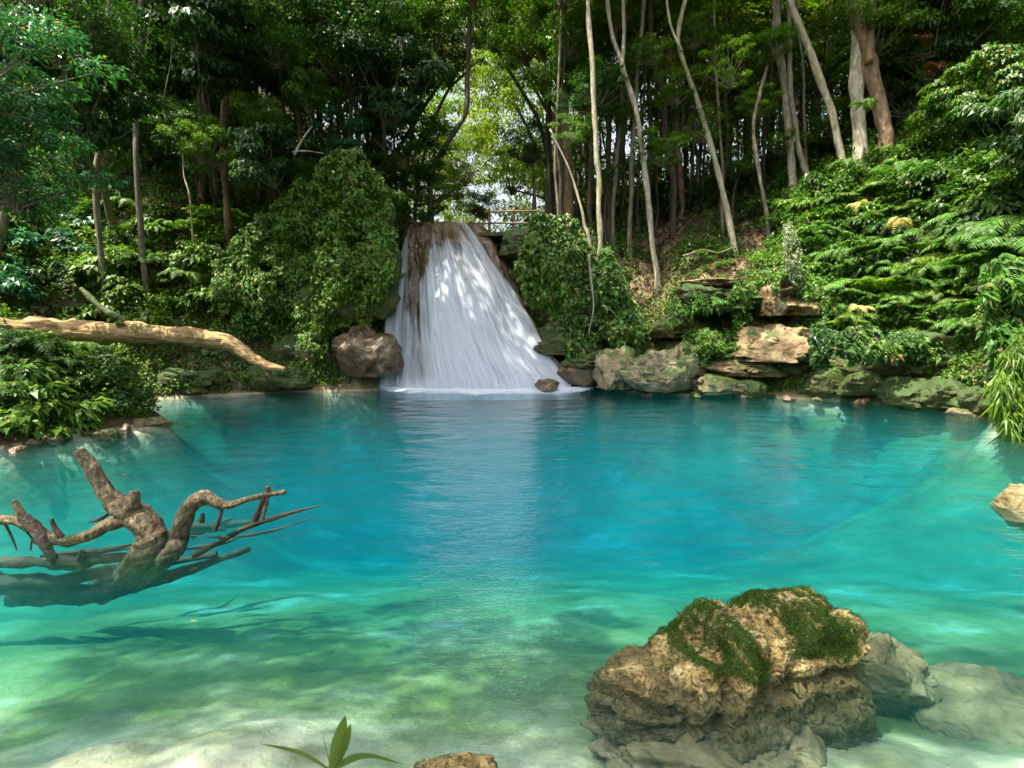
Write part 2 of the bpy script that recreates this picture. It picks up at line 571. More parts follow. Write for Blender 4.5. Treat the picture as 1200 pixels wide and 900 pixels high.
# ------------------------------------------------------------------ water
def water_mat():
    t = NT('pool_water')
    pos = t.n('ShaderNodeNewGeometry').outputs['Position']
    a = t.noise(1.3, 3, .5, pos, sc=(1.0, 1.7, 1))
    b = t.noise(7.0, 3, .55, pos, sc=(1.0, 1.9, 1))
    c = t.noise(26.0, 2, .5, pos, sc=(1.0, 1.7, 1))
    patch = t.ramp(t.noise(.5, 3, .5, pos), [(.4, .25), (.62, 1)]).outputs[0]
    h = t.math('ADD', t.math('MULTIPLY', a, 1.0), t.math('MULTIPLY', t.math('MULTIPLY', b, patch), .28))
    h = t.math('ADD', h, t.math('MULTIPLY', t.math('MULTIPLY', c, patch), .075))
    # the outflow of the fall keeps a lane of the surface rippled
    xyz = t.n('ShaderNodeSeparateXYZ', Vector=pos)
    off = t.math('ADD', xyz.outputs[0], t.math('SUBTRACT', t.math('MULTIPLY', xyz.outputs[1], .09), .2))
    off = t.math('ADD', off, t.math('MULTIPLY', t.math('SUBTRACT', a, .5), 1.2))
    lane = t.math('POWER', 2.718, t.math('MULTIPLY', t.math('MULTIPLY', off, off), -2.2))
    h = t.math('ADD', h, t.math('MULTIPLY', lane, t.math('ADD', t.math('MULTIPLY', c, .26), t.math('MULTIPLY', b, .35))))
    bm = t.n('ShaderNodeBump', Strength=1.0, Distance=.055, Height=h)
    fr = t.n('ShaderNodeFresnel', IOR=1.33, Normal=bm)
    gl = t.n('ShaderNodeBsdfGlossy', Color=(1, 1, 1), Roughness=.07, Normal=bm)
    tr = t.n('ShaderNodeBsdfTransparent', Color=(1, 1, 1))
    surf = t.n('ShaderNodeMixShader', i0=fr, i1=tr, i2=gl)
    sc = t.n('ShaderNodeVolumeScatter', Color=(.02, .55, .60), Density=.115)
    sc.inputs['Anisotropy'].default_value = .2
    ab = t.n('ShaderNodeVolumeAbsorption', Color=(.38, .845, .94), Density=.9)
    return t.out(surf, t.n('ShaderNodeAddShader', i0=sc, i1=ab))


wv = [(-16, .6, 0), (16, .6, 0), (16, 20.2, 0), (-16, 20.2, 0), (-16, .6, -6), (16, .6, -6), (16, 20.2, -6), (-16, 20.2, -6)]
wq = [(0, 1, 2, 3), (7, 6, 5, 4), (0, 4, 5, 1), (1, 5, 6, 2), (2, 6, 7, 3), (3, 7, 4, 0)]
wf = [t for q in wq for t in ((q[0], q[1], q[2]), (q[0], q[2], q[3]))]
tag(link('water', MB().add(wv, wf).mesh('water', [water_mat()])), kind='structure')

# ------------------------------------------------------------------ waterfall
FALL = [  # photo row, left and right edge of the water, left and right edge of the rock
    (262, 486, 540, 474, 566), (265, 481, 546, 470, 571), (274, 477, 554, 467, 577), (290, 473, 565, 465, 585), (304, 470, 573, 463, 590),
    (335, 464, 594, 458, 604), (368, 460, 611, 453, 620), (403, 456, 632, 449, 642), (424, 451, 650, 445, 660), (442, 448, 668, 441, 682), (456, 446, 676, 438, 694), (470, 446, 682, 436, 704)]
FA = np.array(FALL, float)


def fall_surface(nu, nv, li, ri, off=0.0, back=True):
    """rows from the crest to the pool, columns across"""
    v = np.linspace(0, 1, nv)
    u = np.linspace(0, 1, nu)
    row = np.interp(v, np.linspace(0, 1, len(FA)), FA[:, 0])
    lft = np.interp(v, np.linspace(0, 1, len(FA)), FA[:, li])
    rgt = np.interp(v, np.linspace(0, 1, len(FA)), FA[:, ri])
    fall = (row - 262) / (470 - 262)
    UU, VV = np.meshgrid(u, v)
    FF = np.repeat(fall[:, None], nu, 1)
    px = lft[:, None] * (1 - UU) + rgt[:, None] * UU
    py = np.repeat(row[:, None], nu, 1) + 0
    lr = np.interp(v, np.linspace(0, 1, len(FA)), FA[:, 3])[:, None]
    rr_ = np.interp(v, np.linspace(0, 1, len(FA)), FA[:, 4])[:, None]
    UR = (px - lr) / (rr_ - lr)
    D = 18.9 - 2.35 * FF ** .62 + (np.abs(UR - .47) * 2) ** 2.2 * (1.0 - .35 * FF)
    r = F + X * ((px[..., None] - 600) / 600) + U * ((450 - py[..., None]) / 600)
    pts = EYE + r * (D / r[..., 1])[..., None]
    if back:  # the stream bed behind the crest
        b = pts[:1].repeat(6, 0).copy()
        for i in range(6):
            k = (6 - i) / 6.0
            b[i, :, 1] += 2.6 * k
            b[i, :, 2] = b[i, :, 2] * (1 - k) + 5.35 * k - .12 * k
        pts = np.concatenate([b, pts])
        UU = np.concatenate([UU[:6], UU])
        FF = np.concatenate([FF[:1].repeat(6, 0) * 0 - .05, FF])
    return pts, UU, FF


def surf_normals(p):
    n = norm(np.cross(np.gradient(p, axis=1), np.gradient(p, axis=0)))
    return np.where((n[..., 1:2] > 0) & (n[..., 2:3] < .5), -n, n)


pts, UU, FF = fall_surface(120, 150, 3, 4)
nn = surf_normals(pts)
st = np.stack([UU * 14, FF * 3.2, 0 * UU], -1).reshape(-1, 3)
dr = (fbm(st, 4, 41).reshape(UU.shape) * .16 + fbm(pts.reshape(-1, 3) * 2.6, 4, 44).reshape(UU.shape) * .05) * sstep(-.05, .08, FF)
rock_pts = pts + nn * (dr - .05)[..., None]
fl = thing('waterfall_rock', 'wet brown domed rock face that the waterfall pours over', 'rock', P(560, 457, 16.6))
fb = np.array(fl.location)
link('rock_face', MB().add(rock_pts.reshape(-1, 3) - fb, grid_faces(*UU.shape)).mesh('rock_face', [M['rock_wet']], True), fl)


def fall_mat():
    t = NT('falling_water')
    a1 = t.n('ShaderNodeAttribute', {'attribute_name': 'cover'}).outputs['Fac']
    uv = t.n('ShaderNodeAttribute', {'attribute_name': 'flow'}).outputs['Vector']
    s1 = t.noise(1.0, 5, .62, uv, sc=(34, 1.5, 1))
    s2 = t.noise(1.0, 4, .6, uv, sc=(95, 3.2, 1))
    s3 = t.noise(1.0, 3, .5, uv, sc=(9, 3.0, 1))
    k = t.math('ADD', t.math('MULTIPLY', s1, .9), t.math('MULTIPLY', s2, .5))
    k = t.math('ADD', k, t.math('MULTIPLY', s3, .85))
    k = t.math('SUBTRACT', t.math('ADD', k, t.math('MULTIPLY', a1, 1.35)), 1.86)
    al = t.ramp(k, [(.0, 0), (.22, .5), (.62, .93)]).outputs[0]
    bm = t.n('ShaderNodeBump', Strength=.7, Distance=.10, Height=t.math('ADD', s1, t.math('MULTIPLY', s2, .4)))
    d = t.n('ShaderNodeBsdfPrincipled', Base__Color=(.72, .79, .90, 1), Roughness=.5, Normal=bm)
    tl = t.n('ShaderNodeBsdfTranslucent', Color=(.8, .87, .96, 1))
    dm = t.n('ShaderNodeMixShader', i0=.25, i1=d, i2=tl)
    return t.out(t.n('ShaderNodeMixShader', i0=al, i1=t.n('ShaderNodeBsdfTransparent'), i2=dm))


M['fall'] = fall_mat()


def add_attr(me, cover, u, v):
    a = me.attributes.new('cover', 'FLOAT', 'POINT')
    a.data.foreach_set('value', np.ascontiguousarray(cover, np.float32).ravel())
    b = me.attributes.new('flow', 'FLOAT_VECTOR', 'POINT')
    b.data.foreach_set('vector', np.ascontiguousarray(np.stack([u, v, 0 * u], -1), np.float32).ravel())


wf_t = thing('waterfall', 'white silky waterfall fanning down a domed rock into the blue pool', 'waterfall', P(560, 457, 16.5))
wb = np.array(wf_t.location)
pts, UU, FF = fall_surface(200, 220, 1, 2)
nn = surf_normals(pts)
st = np.stack([UU * 14, FF * 3.2, 0 * UU], -1).reshape(-1, 3)
s2 = np.stack([UU * 40, FF * 2.2, 0 * UU + 4], -1).reshape(-1, 3)
off = .13 + .09 * sstep(.25, .6, FF) + .055 * fbm(st, 4, 41).reshape(UU.shape) + .05 * fbm(s2, 3, 47).reshape(UU.shape)
wp = pts + nn * off[..., None]
jit = UU + .03 * fbm(np.stack([UU * 5, FF * 5, 0 * UU], -1).reshape(-1, 3), 3, 5).reshape(UU.shape)
cover = .74 + .2 * sstep(.1, .5, FF) - .13 * sstep(.45, .1, jit) * sstep(.2, .4, FF)
bulge = sstep(.06, .16, jit) * sstep(.60, .36, jit + FF * .9) * sstep(.42, .2, FF)
cover -= bulge * .55
gap = np.exp(-((jit - (.235 - .06 * FF)) / .05) ** 2) * sstep(.12, .25, FF) * sstep(.75, .45, FF)
cover -= gap * .32
gap = np.exp(-((jit - .16) / .07) ** 2) * sstep(.3, .5, FF) * sstep(1.0, .75, FF)
cover -= gap * .12
cover += .2 * np.exp(-((jit - .42) / .14) ** 2) * sstep(.2, .4, FF)
cover += .25 * np.exp(-((jit - .05) / .05) ** 2) * sstep(.02, .1, FF)
cover -= .35 * sstep(.97, 1.0, UU) + .3 * sstep(.03, 0, UU)
cover -= .5 * sstep(.08, .0, FF) * sstep(.3, .6, jit) * 0
cover += .3 * sstep(.86, .97, FF)
cover -= .34 * np.exp(-((jit - .50) / .45) ** 4) * sstep(.17, .03, FF + .04 * fbm(st * 1.5, 3, 51).reshape(UU.shape))
me = MB().add(wp.reshape(-1, 3) - wb, grid_faces(*UU.shape)).mesh('water_curtain', [M['fall']], True)
add_attr(me, cover, UU, FF)
link('water_curtain', me, wf_t)
# foam where the curtain meets the pool
fu = np.linspace(0, 1, 120)
fo = np.linspace(0, 1, 14)
FU, FO = np.meshgrid(fu, fo)
px = 440 + (700 - 440) * FU
D = 16.85 - .9 * np.sin(np.pi * np.clip(FU * 1.02, 0, 1)) ** .8 - FO * (.8 + .4 * fbm(np.stack([FU * 9, 0 * FU, 0 * FU], -1).reshape(-1, 3), 3, 8).reshape(FU.shape) + .5 * np.exp(-((FU - .8) / .12) ** 2))
fx = (px - 600) / 600 * D * .985
fp = np.stack([fx, D, .015 + .10 * (1 - FO) ** 3 + .02 * fbm(np.stack([fx * 3, D * 3, 0 * D], -1).reshape(-1, 3), 3, 3).reshape(D.shape) * (1 - FO)], -1)
me = MB().add(fp.reshape(-1, 3) - wb, grid_faces(*FU.shape)).mesh('foam', [M['fall']], True)
add_attr(me, 1.3 - .85 * FO - .5 * sstep(.92, 1, FU) - .5 * sstep(.06, 0, FU), FU * 1.6 + .2 * FO, FO * 2.5)
link('foam', me, wf_t)
# stream above the crest
sp = np.array([[P(476, 262, 19)[0], 19.2], [P(532, 262, 19)[0], 19.2], [P(560, 262, 24)[0], 26], [P(500, 262, 24)[0], 26]])
sv = [(x, y, 5.42 + .02 * i) for i, (x, y) in enumerate(sp)]
tag(link('stream', MB().add(sv, [(0, 1, 2), (0, 2, 3)]).mesh('stream', [M['fall']], False)), kind='structure')


# ------------------------------------------------------------------ rocks
def rock_mesh(name, size, seed, mat, sub=5, rough=.32, flat=.0, ridge=.12, freq=1.3, mats=None):
    import bmesh
    bm = bmesh.new()
    bmesh.ops.create_icosphere(bm, subdivisions=sub, radius=1)
    v = np.array([x.co[:] for x in bm.verts])
    f = np.array([[q.index for q in p.verts] for p in bm.faces])
    bm.free()
    v0 = v.copy()
    r = 1 + rough * fbm(v0 * freq + seed * 5.1, 5, seed, .52) + ridge * ridged(v0 * freq * 1.7 + seed, 3, seed + 3)
    # blocky: flatten against a few random planes
    rr = np.random.default_rng(seed)
    v = v0 * r[:, None]
    for k in range(7):
        n = norm(rr.normal(size=3))
        d = rr.uniform(.68, .95)
        h = v @ n - d
        v = v - np.clip(h, 0, None)[:, None] * n * .8
    v = v * np.asarray(size)
    v[:, 2] = np.where(v[:, 2] < -size[2] * .6, -size[2] * .6, v[:, 2])
    return MB().add(v, f).mesh(name, [mat], True)


def rock(label, px, py, size, seed, mat, D=None, z=None, cat='rock', name='rock', sub=5, rot=0.0, group=None, **kw):
    if z is not None:
        p = W(px, py, z)
    elif D is not None:
        p = P(px, py, D)
    else:
        p = hit(px, py)
    o = link(name, rock_mesh(name, size, seed, M[mat], sub, **kw), None, tuple(p), (0, 0, rot))
    return tag(o, label, cat, group)


# foreground boulder, lofted along its length
bd0 = W(870, 836, 0)
by = bd0[1] + .42
kx = np.array([-.92, -.86, -.74, -.60, -.47, -.40, -.30, -.18, -.05, .08, .2, .32, .42, .54, .64, .70, .76, .80])
kz = np.array([-.14, -.02, .05, .09, .12, .17, .25, .305, .30, .285, .305, .335, .32, .27, .29, .24, .06, -.2])
nx, na = 340, 230
sx = np.linspace(-.86, .75, nx)
kx = kx * .93
tz = np.interp(sx, kx, kz)
ry = .46 * np.sqrt(np.clip(1 - ((sx + .05) / .90) ** 2, .02, 1)) ** .7
an = np.linspace(-.30 * np.pi, 1.25 * np.pi, na)
AA, SX = np.meshgrid(an, sx)
TZ, RY = tz[:, None], ry[:, None]
cz = -.35
sn, cs = np.sin(AA), np.cos(AA)
se = lambda q, e: np.sign(q) * np.abs(q) ** e
lowf = sstep(.35, -.4, sn)
bx = SX
byy = -se(cs, .75) * RY * (1 + .35 * lowf)
bz = cz + se(sn, .62) * np.where(sn > 0, TZ - cz, .6)
bv = np.stack([bx, byy, bz], -1)
bn = surf_normals(bv)
bn = np.where(((bn * (bv - np.array([0, 0, cz]))).sum(-1) < 0)[..., None], -bn, bn)
q = bv.reshape(-1, 3)
dd = (ridged(q * np.array([2.3, 2.3, 1.7]) + 3.1, 4, 61) * .055 + fbm(q * 5.5, 5, 63) * .04 + fbm(q * 2.0, 3, 66) * .07 + ridged(q * np.array([9, 9, 6.]), 3, 68) * .022 + fbm(q * 22, 3, 69) * .008).reshape(AA.shape)
# waist undercut near the water, gully down the front
dd -= .06 * np.exp(-((bv[..., 2] + .02) / .06) ** 2)
dd -= .10 * np.exp(-((bx + .40 - (bv[..., 2] - .1) * .5) / .06) ** 2) * (byy < .1)
dd += .06 * np.exp(-((bx + .30 - (bv[..., 2] - .1) * .6) / .07) ** 2) * (byy < .05)
dd -= .05 * np.exp(-((bx - .05) / .05) ** 2) * (bv[..., 2] > .2)
bv = bv + bn * dd[..., None]
boulder = thing('boulder', 'tan limestone boulder with green moss on top standing in the shallow water', 'boulder', (1.50, by + .16, -.03))
boulder.rotation_euler = (0, 0, .30)
boulder.scale = (.90, .82, .73)
bf = grid_faces(nx, na)
caps = []
link('stone', MB().add(bv.reshape(-1, 3), bf).mesh('stone', [M['rock_boulder']], True), boulder)
bn = surf_normals(bv)
bn = np.where(((bn * (bv - np.array([0, 0, cz]))).sum(-1) < 0)[..., None], -bn, bn)
msk = (np.exp(-((bx + .33) / .19) ** 4 - ((bv[..., 2] - .30 - (bx + .33) * .55) / .13) ** 4) + np.exp(-((bx - .38) / .27) ** 4 - ((bv[..., 2] - .27) / .15) ** 4)
       + .8 * np.exp(-((bx + .20) / .1) ** 2 - ((bv[..., 2] - .14) / .1) ** 2))
msk = msk * 1.5 + .55 * fbm(q * 7, 4, 71).reshape(AA.shape)
cand = np.nonzero(((msk > .25) & (byy < .42) & (bv[..., 2] > .03)).ravel())[0]
NM = 95000
pr = sstep(.25, 1.0, msk.ravel()[cand])
pick = rng.choice(cand, NM, p=pr / pr.sum())
pv = bv.reshape(-1, 3)[pick] + rng.normal(size=(NM, 3)) * .006
pn = bn.reshape(-1, 3)[pick]
m = MB()
leaves(m, pv + pn * rng.uniform(-.004, .013, (NM, 1)), norm(rsph(NM) + pn * .5), norm(pn + rsph(NM) * .5), rng.uniform(.006, .015, NM), rng.uniform(.004, .009, NM))
k = rng.choice(cand, 500)
leaves(m, bv.reshape(-1, 3)[k], norm(rsph(500) * .6 + np.array([0, -.2, 1])), rsph(500), rng.uniform(.03, .075, 500), rng.uniform(.004, .008, 500))
link('moss', m.mesh('moss', [M['moss_leaf']]), boulder)

# rocks in and round the pool
rock('tan rock lump at the waterline leaning against the mossy boulder', 765, 815, (.32, .3, .22), 3, 'rock_boulder', z=-.19)
rock('flat brown rock sunk under the water before the mossy boulder', 850, 885, (.62, .34, .2), 25, 'rock_sunk', z=-.42, sub=6)
rock('pale sunken rock slab under clear water in the near corner by the boulder', 1165, 872, (.62, .42, .36), 4, 'rock_sunk', z=-.72, sub=6)
rock('dark sunken rock behind the mossy boulder', 1030, 800, (.3, .3, .3), 5, 'rock_sunk', z=-.54)
rock('low tan rock tip breaking the water at the near edge beside the grass blades', 530, 912, (.2, .12, .08), 6, 'rock_boulder', z=-.03)
rock('small pale rock just above the water near the ferny bank', 1207, 604, (.24, .22, .27), 7, 'rock_sunk', z=-.12)
rock('brown rounded rock wall beside the foot of the waterfall, under the moss mound', 426, 420, (.95, .7, .95), 8, 'rock_wet', D=16.7)
rock('small wet rock splashed by the edge of the falling water', 642, 453, (.36, .3, .26), 77, 'rock_wet', D=16.0)
rock('dark wet rock ledge between the waterfall foot and the white boulder', 682, 440, (.75, .5, .5), 10, 'rock_wet', D=16.9)
rock('cream pointed boulder with yellow moss beside the waterfall foot', 722, 437, (.62, .6, .8), 11, 'rock_mossy', D=15.9, ridge=.2)
rock('long low boulder with green moss and white rim at the water', 772, 442, (1.15, .8, .62), 12, 'rock_mossy', D=15.3, sub=6)
rock('jagged cream rock behind the long mossy boulder', 808, 425, (.5, .5, .6), 13, 'rock_mossy', D=15.8, ridge=.2)
rock('flat pale stone at the water beyond the long mossy boulder', 842, 452, (.75, .5, .35), 14, 'rock_mossy', D=15.1)
rock('big tan limestone outcrop under the ferns', 912, 410, (1.5, 1.0, .52), 15, 'rock_tan', D=15.5, sub=6, ridge=.28, rough=.4)
rock('upper tan limestone block below the white trailing plant', 915, 350, (.85, 1.0, .9), 16, 'rock_tan', D=16.1, sub=6, ridge=.28, rough=.4)
rock('grey tan ledge under the dirt path', 845, 354, (1.5, .9, .42), 17, 'rock_green', D=16.6, sub=6, ridge=.25)
rock('yellow tan rock bare among the leaves above the ferns', 1095, 283, (.5, .5, .4), 18, 'rock_tan', D=14.9)
for i, (x, y, D, s, lab) in enumerate([
        (965, 452, 14.6, .6, 'mossy green stone at the waterline under the limestone outcrop'),
        (1012, 452, 13.9, .55, 'round mossy stone at the waterline, first after the outcrop'),
        (1060, 462, 13.0, .55, 'mossy stone with pale foot, midway along the ferny shore'),
        (1110, 462, 12.5, .6, 'broad mossy stone in the shade below the fern bank'),
        (1150, 470, 11.9, .5, 'last mossy stone before the overhanging grass'),
        (935, 430, 15.2, .55, 'olive rock in the shadow under the limestone outcrop'),
        (1000, 425, 14.6, .8, 'dark rock in the hollow under the ferns'),
        (1075, 420, 13.7, .9, 'big dark rock in the deep shade under the fern bank'),
        (880, 458, 14.9, .4, 'small stone at the waterline left of the outcrop')]):
    rock(lab, x, y, (s * 1.2, s, s * .75), 30 + i, 'rock_green', D=D)
for i, (x, y, D, s, lab) in enumerate([
        (215, 448, 15.6, (1.5, .7, .45), 'long mossy ledge at the water under the fallen log'),
        (320, 447, 16.3, (1.3, .7, .42), 'mossy ledge at the water below the tip of the fallen log'),
        (235, 425, 16.6, (1.3, .8, .6), 'yellow green moss hump in the hollow behind the fallen log'),
        (355, 420, 17.2, (.9, .8, .8), 'dark mossy rock between the fallen log and the moss mound'),
        (665, 405, 17.3, (1.0, .7, .5), 'upper mossy green ledge under the curtain of vines'),
        (682, 385, 18.0, (1.3, .7, .8), 'mossy block behind the vine curtain'),
        (690, 424, 16.9, (.95, .7, .32), 'lower mossy green ledge next to the waterfall foot'),
        (730, 420, 17.2, (.8, .7, .5), 'mossy rock at the foot of the brown dirt slope'),
        (790, 385, 16.9, (.9, .7, .5), 'dark green rock under the dirt path'),
        (612, 288, 18.9, (.85, .7, .62), 'yellow green mossy block under the wooden railing'),
        (418, 262, 18.6, (1.4, 1.2, 1.6), 'tall dark green rock at the top of the moss mound'),
        (405, 345, 17.6, (1.5, 1.1, 1.6), 'bulging yellow green rock mound beside the waterfall'),
        (448, 320, 18.2, (.6, .8, 1.5), 'dark mossy rock edge against the waterfall')]):
    rock(lab, x, y, s, 50 + i, 'rock_green', D=D)
rock('pale muddy spit of sand and stones at the tip of the leafy point', 150, 497, (1.0, .5, .16), 70, 'rock_sunk', z=-.02)

# ------------------------------------------------------------------ fallen log
D = 12.6
lg = thing('fallen_log', 'long bare tan log lying across the bank with its bent end over the water', 'log', P(120, 388, D))
lo = np.array(lg.location)
m = MB()
pl = [P(-70, 379, D - .3), P(0, 384, D - .1), P(80, 387, D), P(160, 391, D), P(235, 396, D), P(270, 402, D), P(292, 417, D - .05), P(312, 428, D - .1), P(334, 433, D - .15)]
tube(m, np.array(pl) - lo, [.27, .262, .25, .235, .205, .17, .125, .11, .045], 190, 48, .20, 3, freq=3.2, grain=.10)
link('stem', m.mesh('stem', [M['log_wood']], True), lg)
m = MB()
tube(m, np.array([P(312, 430, D - .1), P(317, 440, D - .1), P(318, 447, D - .12)]) - lo, [.06, .05, .03], 10, 8, .3, 5)
link('broken_stub', m.mesh('broken_stub', [M['bark_dark']], True), lg)
m = MB()
p0 = P(128, 368, 13.4)
tube(m, np.array([P(95, 338, 13.6), P(112, 355, 13.5), P(130, 368, 13.4), P(152, 376, 13.3)]) - p0, [.06, .08, .09, .08], 20, 10, .3, 8)
tag(link('mossy_branch', m.mesh('mossy_branch', [M['rock_green']], True), None, tuple(p0)), 'short mossy yellow green branch leaning behind the fallen log', 'branch')

# ------------------------------------------------------------------ driftwood
D = 4.85
dw = thing('driftwood', 'dark gnarled driftwood stump with root arms rising from the pool', 'driftwood', W(185, 636))
do = np.array(dw.location)


def dpart(name, paths, mat, parent=dw):
    m = MB()
    for i, (pp, rr) in enumerate(paths):
        q = np.array([W(a, b, c + 10) if c < -5 else P(a, b, D + c) for a, b, c in pp]) - do
        tube(m, q, np.array(rr) * (.84 if name in ('stump', 'bent_limb') else .82), 90, 32, .16, 11 + i, freq=11, grain=.16)
    return link(name, m.mesh(name, [M[mat]], True), parent)


dpart('stump', [([(95, 700, -10.95), (140, 678, -10.55), (172, 648, -10.16), (180, 632, 0), (165, 608, .02), (143, 594, .03), (126, 578, .03), (110, 552, .03), (92, 528, .02)], [.10, .13, .14, .14, .135, .115, .078, .07, .052])], 'drift_wood')
dpart('knot', [([(150, 605, -.02), (156, 590, -.02), (158, 575, -.02)], [.09, .07, .035])], 'drift_wood')
dpart('root', [([(155, 604, .0), (125, 617, -.03), (95, 631, -.05), (68, 634, -.05), (40, 620, -.03), (20, 610, 0), (-12, 609, .05)], [.085, .065, .055, .05, .05, .045, .045])], 'drift_wood')
dpart('root', [([(28, 606, 0), (42, 620, -.06), (52, 636, -.1), (62, 655, -.12)], [.05, .055, .05, .045])], 'drift_dark')
dpart('branch_stub', [([(28, 608, 0), (22, 597, 0), (16, 587, 0)], [.038, .034, .026])], 'drift_wood')
dpart('branch_stub', [([(72, 630, -.05), (63, 616, -.05), (61, 608, -.05)], [.03, .022, .018])], 'drift_dark')
dpart('bent_limb', [([(120, 700, -10.9), (168, 676, -10.5), (200, 650, -10.14), (208, 637, 0), (216, 610, .02), (224, 592, .03), (240, 583, .03), (252, 588, .02), (262, 593, 0)], [.08, .085, .085, .085, .082, .08, .075, .055, .05])], 'drift_wood')
dpart('branch', [([(250, 588, .02), (268, 592, 0), (290, 585, -.02), (312, 580, -.04), (334, 577, -.05)], [.06, .04, .032, .028, .027])], 'drift_wood')
dpart('branch', [([(260, 590, 0), (259, 602, -.02), (252, 622, -.04)], [.022, .022, .02])], 'drift_dark')
dpart('branch', [([(310, 582, -.04), (305, 594, -.04), (299, 610, -.04)], [.024, .026, .03])], 'drift_dark')
dpart('branch', [([(314, 570, -.04), (314, 582, -.04), (308, 608, -.05)], [.026, .02, .02])], 'drift_wood')
dpart('branch', [([(225, 652, -10.14), (248, 640, -10.09), (285, 620, -10.04), (325, 606, -10.02), (352, 598, -9.99), (378, 592, -9.96)], [.03, .03, .028, .024, .016, .006])], 'sunk_wood')
for pp, rr in [([(6, 614, 0), (14, 630, 0), (20, 645, 0)], [.012, .01, .009]), ([(12, 612, 0), (30, 622, 0), (42, 638, 0)], [.01, .01, .008]),
               ([(140, 590, .1), (120, 607, .1), (104, 612, .1)], [.014, .02, .008]), ([(46, 622, -.05), (38, 633, -.05), (36, 645, -.05)], [.012, .01, .008]),
               ([(95, 655, -.1), (96, 645, -.1)], [.05, .02]), ([(236, 612, 0), (238, 602, 0)], [.03, .016])]:
    dpart('twig', [(pp, rr)], 'drift_dark')
m = MB()
for k in range(9):
    a = rng.uniform(30, 230)
    z0 = rng.uniform(-.6, -.22)
    yy = 664 - .13 * a + rng.normal() * 6
    x0 = W(a, yy, z0)
    x1 = W(a + rng.uniform(60, 150), yy - rng.uniform(12, 34), z0 + rng.uniform(-.12, .06))
    x1[2] = min(x1[2], -.04)
    m = MB()
    tube(m, np.array([x0, (x0 + x1) / 2 + rng.normal(size=3) * .05, x1]) - do, np.array([.014, .028, .008]) * rng.uniform(.5, 2.0), 24, 7, .5, k, freq=8, wob=.12)
    link('sunken_limb', m.mesh('sunken_limb', [M['sunk_wood']], True), dw)

for k, (aa, ab, ac, ra) in enumerate([((-90, 668, -.30), (60, 672, -.42), (250, 640, -.30), .07), ((-80, 690, -.5), (80, 694, -.62), (215, 668, -.5), .075), ((-60, 650, -.16), (70, 655, -.24), (200, 645, -.2), .06), ((10, 705, -.75), (120, 690, -.6), (290, 640, -.34), .07)]):
    m = MB()
    tube(m, np.array([W(*aa), W(*ab), W(*ac)]) - do, [ra * .8, ra, ra * .35], 50, 16, .5, k + 40, freq=5, wob=.1, grain=.12)
    link('sunken_limb', m.mesh('sunken_limb', [M['sunk_wood']], True), dw)

# ------------------------------------------------------------------ railing by the top of the falls
D = 19.6
rl = thing('railing', 'rustic brown wooden railing on the ledge above the waterfall', 'railing', P(602, 268, D))
ro = np.array(rl.location)


def rpart(name, a, b, r, seed):
    m = MB()
    tube(m, np.array([a, (a + b) / 2, b]) - ro, [r, r * 1.08, r * .9], 10, 8, .15, seed, wob=.02)
    link(name, m.mesh(name, [M['rail_wood']], True), rl)


for i, x in enumerate((573, 602, 631)):
    rpart('post', P(x, 272, D), P(x, 244, D), .05, i)
rpart('handrail', P(568, 249, D - .06), P(634, 247, D - .06), .035, 5)
rpart('rail', P(568, 262, D - .06), P(634, 261, D - .06), .03, 6)
m = MB()
dk = [P(560, 272, D - .5), P(640, 272, D - .5), P(640, 272, D + 1.6), P(560, 272, D + 1.6)]
dk = np.array(dk)
dk[:, 2] = dk[0, 2]
m.add(np.concatenate([dk, dk - np.array([0, 0, .12])]), [(0, 1, 2), (0, 2, 3), (0, 4, 5), (0, 5, 1), (1, 5, 6), (1, 6, 2), (3, 7, 4), (3, 4, 0), (4, 7, 6), (4, 6, 5), (2, 6, 7), (2, 7, 3)])
tag(link('ledge', m.mesh('ledge', [M['rock_green']])), 'flat mossy stone ledge carrying the wooden railing', 'ledge')

# ------------------------------------------------------------------ foliage kit
def crown_mesh(name, R, ncl, nleaf, size, seed, flat=.7, clr=(.22, .4), wid=.5, droop=.3, limbs=True, hang=.25):
    r = np.random.default_rng(seed)
    c = rsph(ncl, r) * (r.random((ncl, 1)) ** .45) * R * np.array([1, 1, flat])
    cr = r.uniform(clr[0], clr[1], ncl) * R
    k = r.integers(0, ncl, nleaf)
    v = rsph(nleaf, r)
    v[:, 2] = np.where(v[:, 2] < -.3, -v[:, 2], v[:, 2])
    p = c[k] + v * (cr[k] * r.uniform(.35, 1.0, nleaf))[:, None] * np.array([1, 1, .5])
    out = norm(p * np.array([1, 1, .3]))
    ax = norm(v * np.array([1, 1, .4]) + out * .5 + np.array([0, 0, -hang]) + rsph(nleaf, r) * .45)
    nm = norm(v * .45 + np.array([0, 0, 1.0]) + rsph(nleaf, r) * .5)
    m = MB()
    L = size * r.uniform(.6, 1.3, nleaf)
    leaves(m, p, ax, nm, L, L * wid, droop=droop)
    if limbs:
        root = np.array([0, 0, -R * flat * .75])
        for i in range(ncl):
            mid = root * .35 + c[i] * .55 + np.array([0, 0, -.12 * R]) + r.normal(size=3) * R * .06
            tube(m, [root + r.normal(size=3) * .04, mid, c[i]], [.03 * R / 2.4 + .015, .018, .005], 8, 5, .2, seed + i, mat=1)
    return m.mesh(name, [M['leaf_green'], M['bark_grey']])


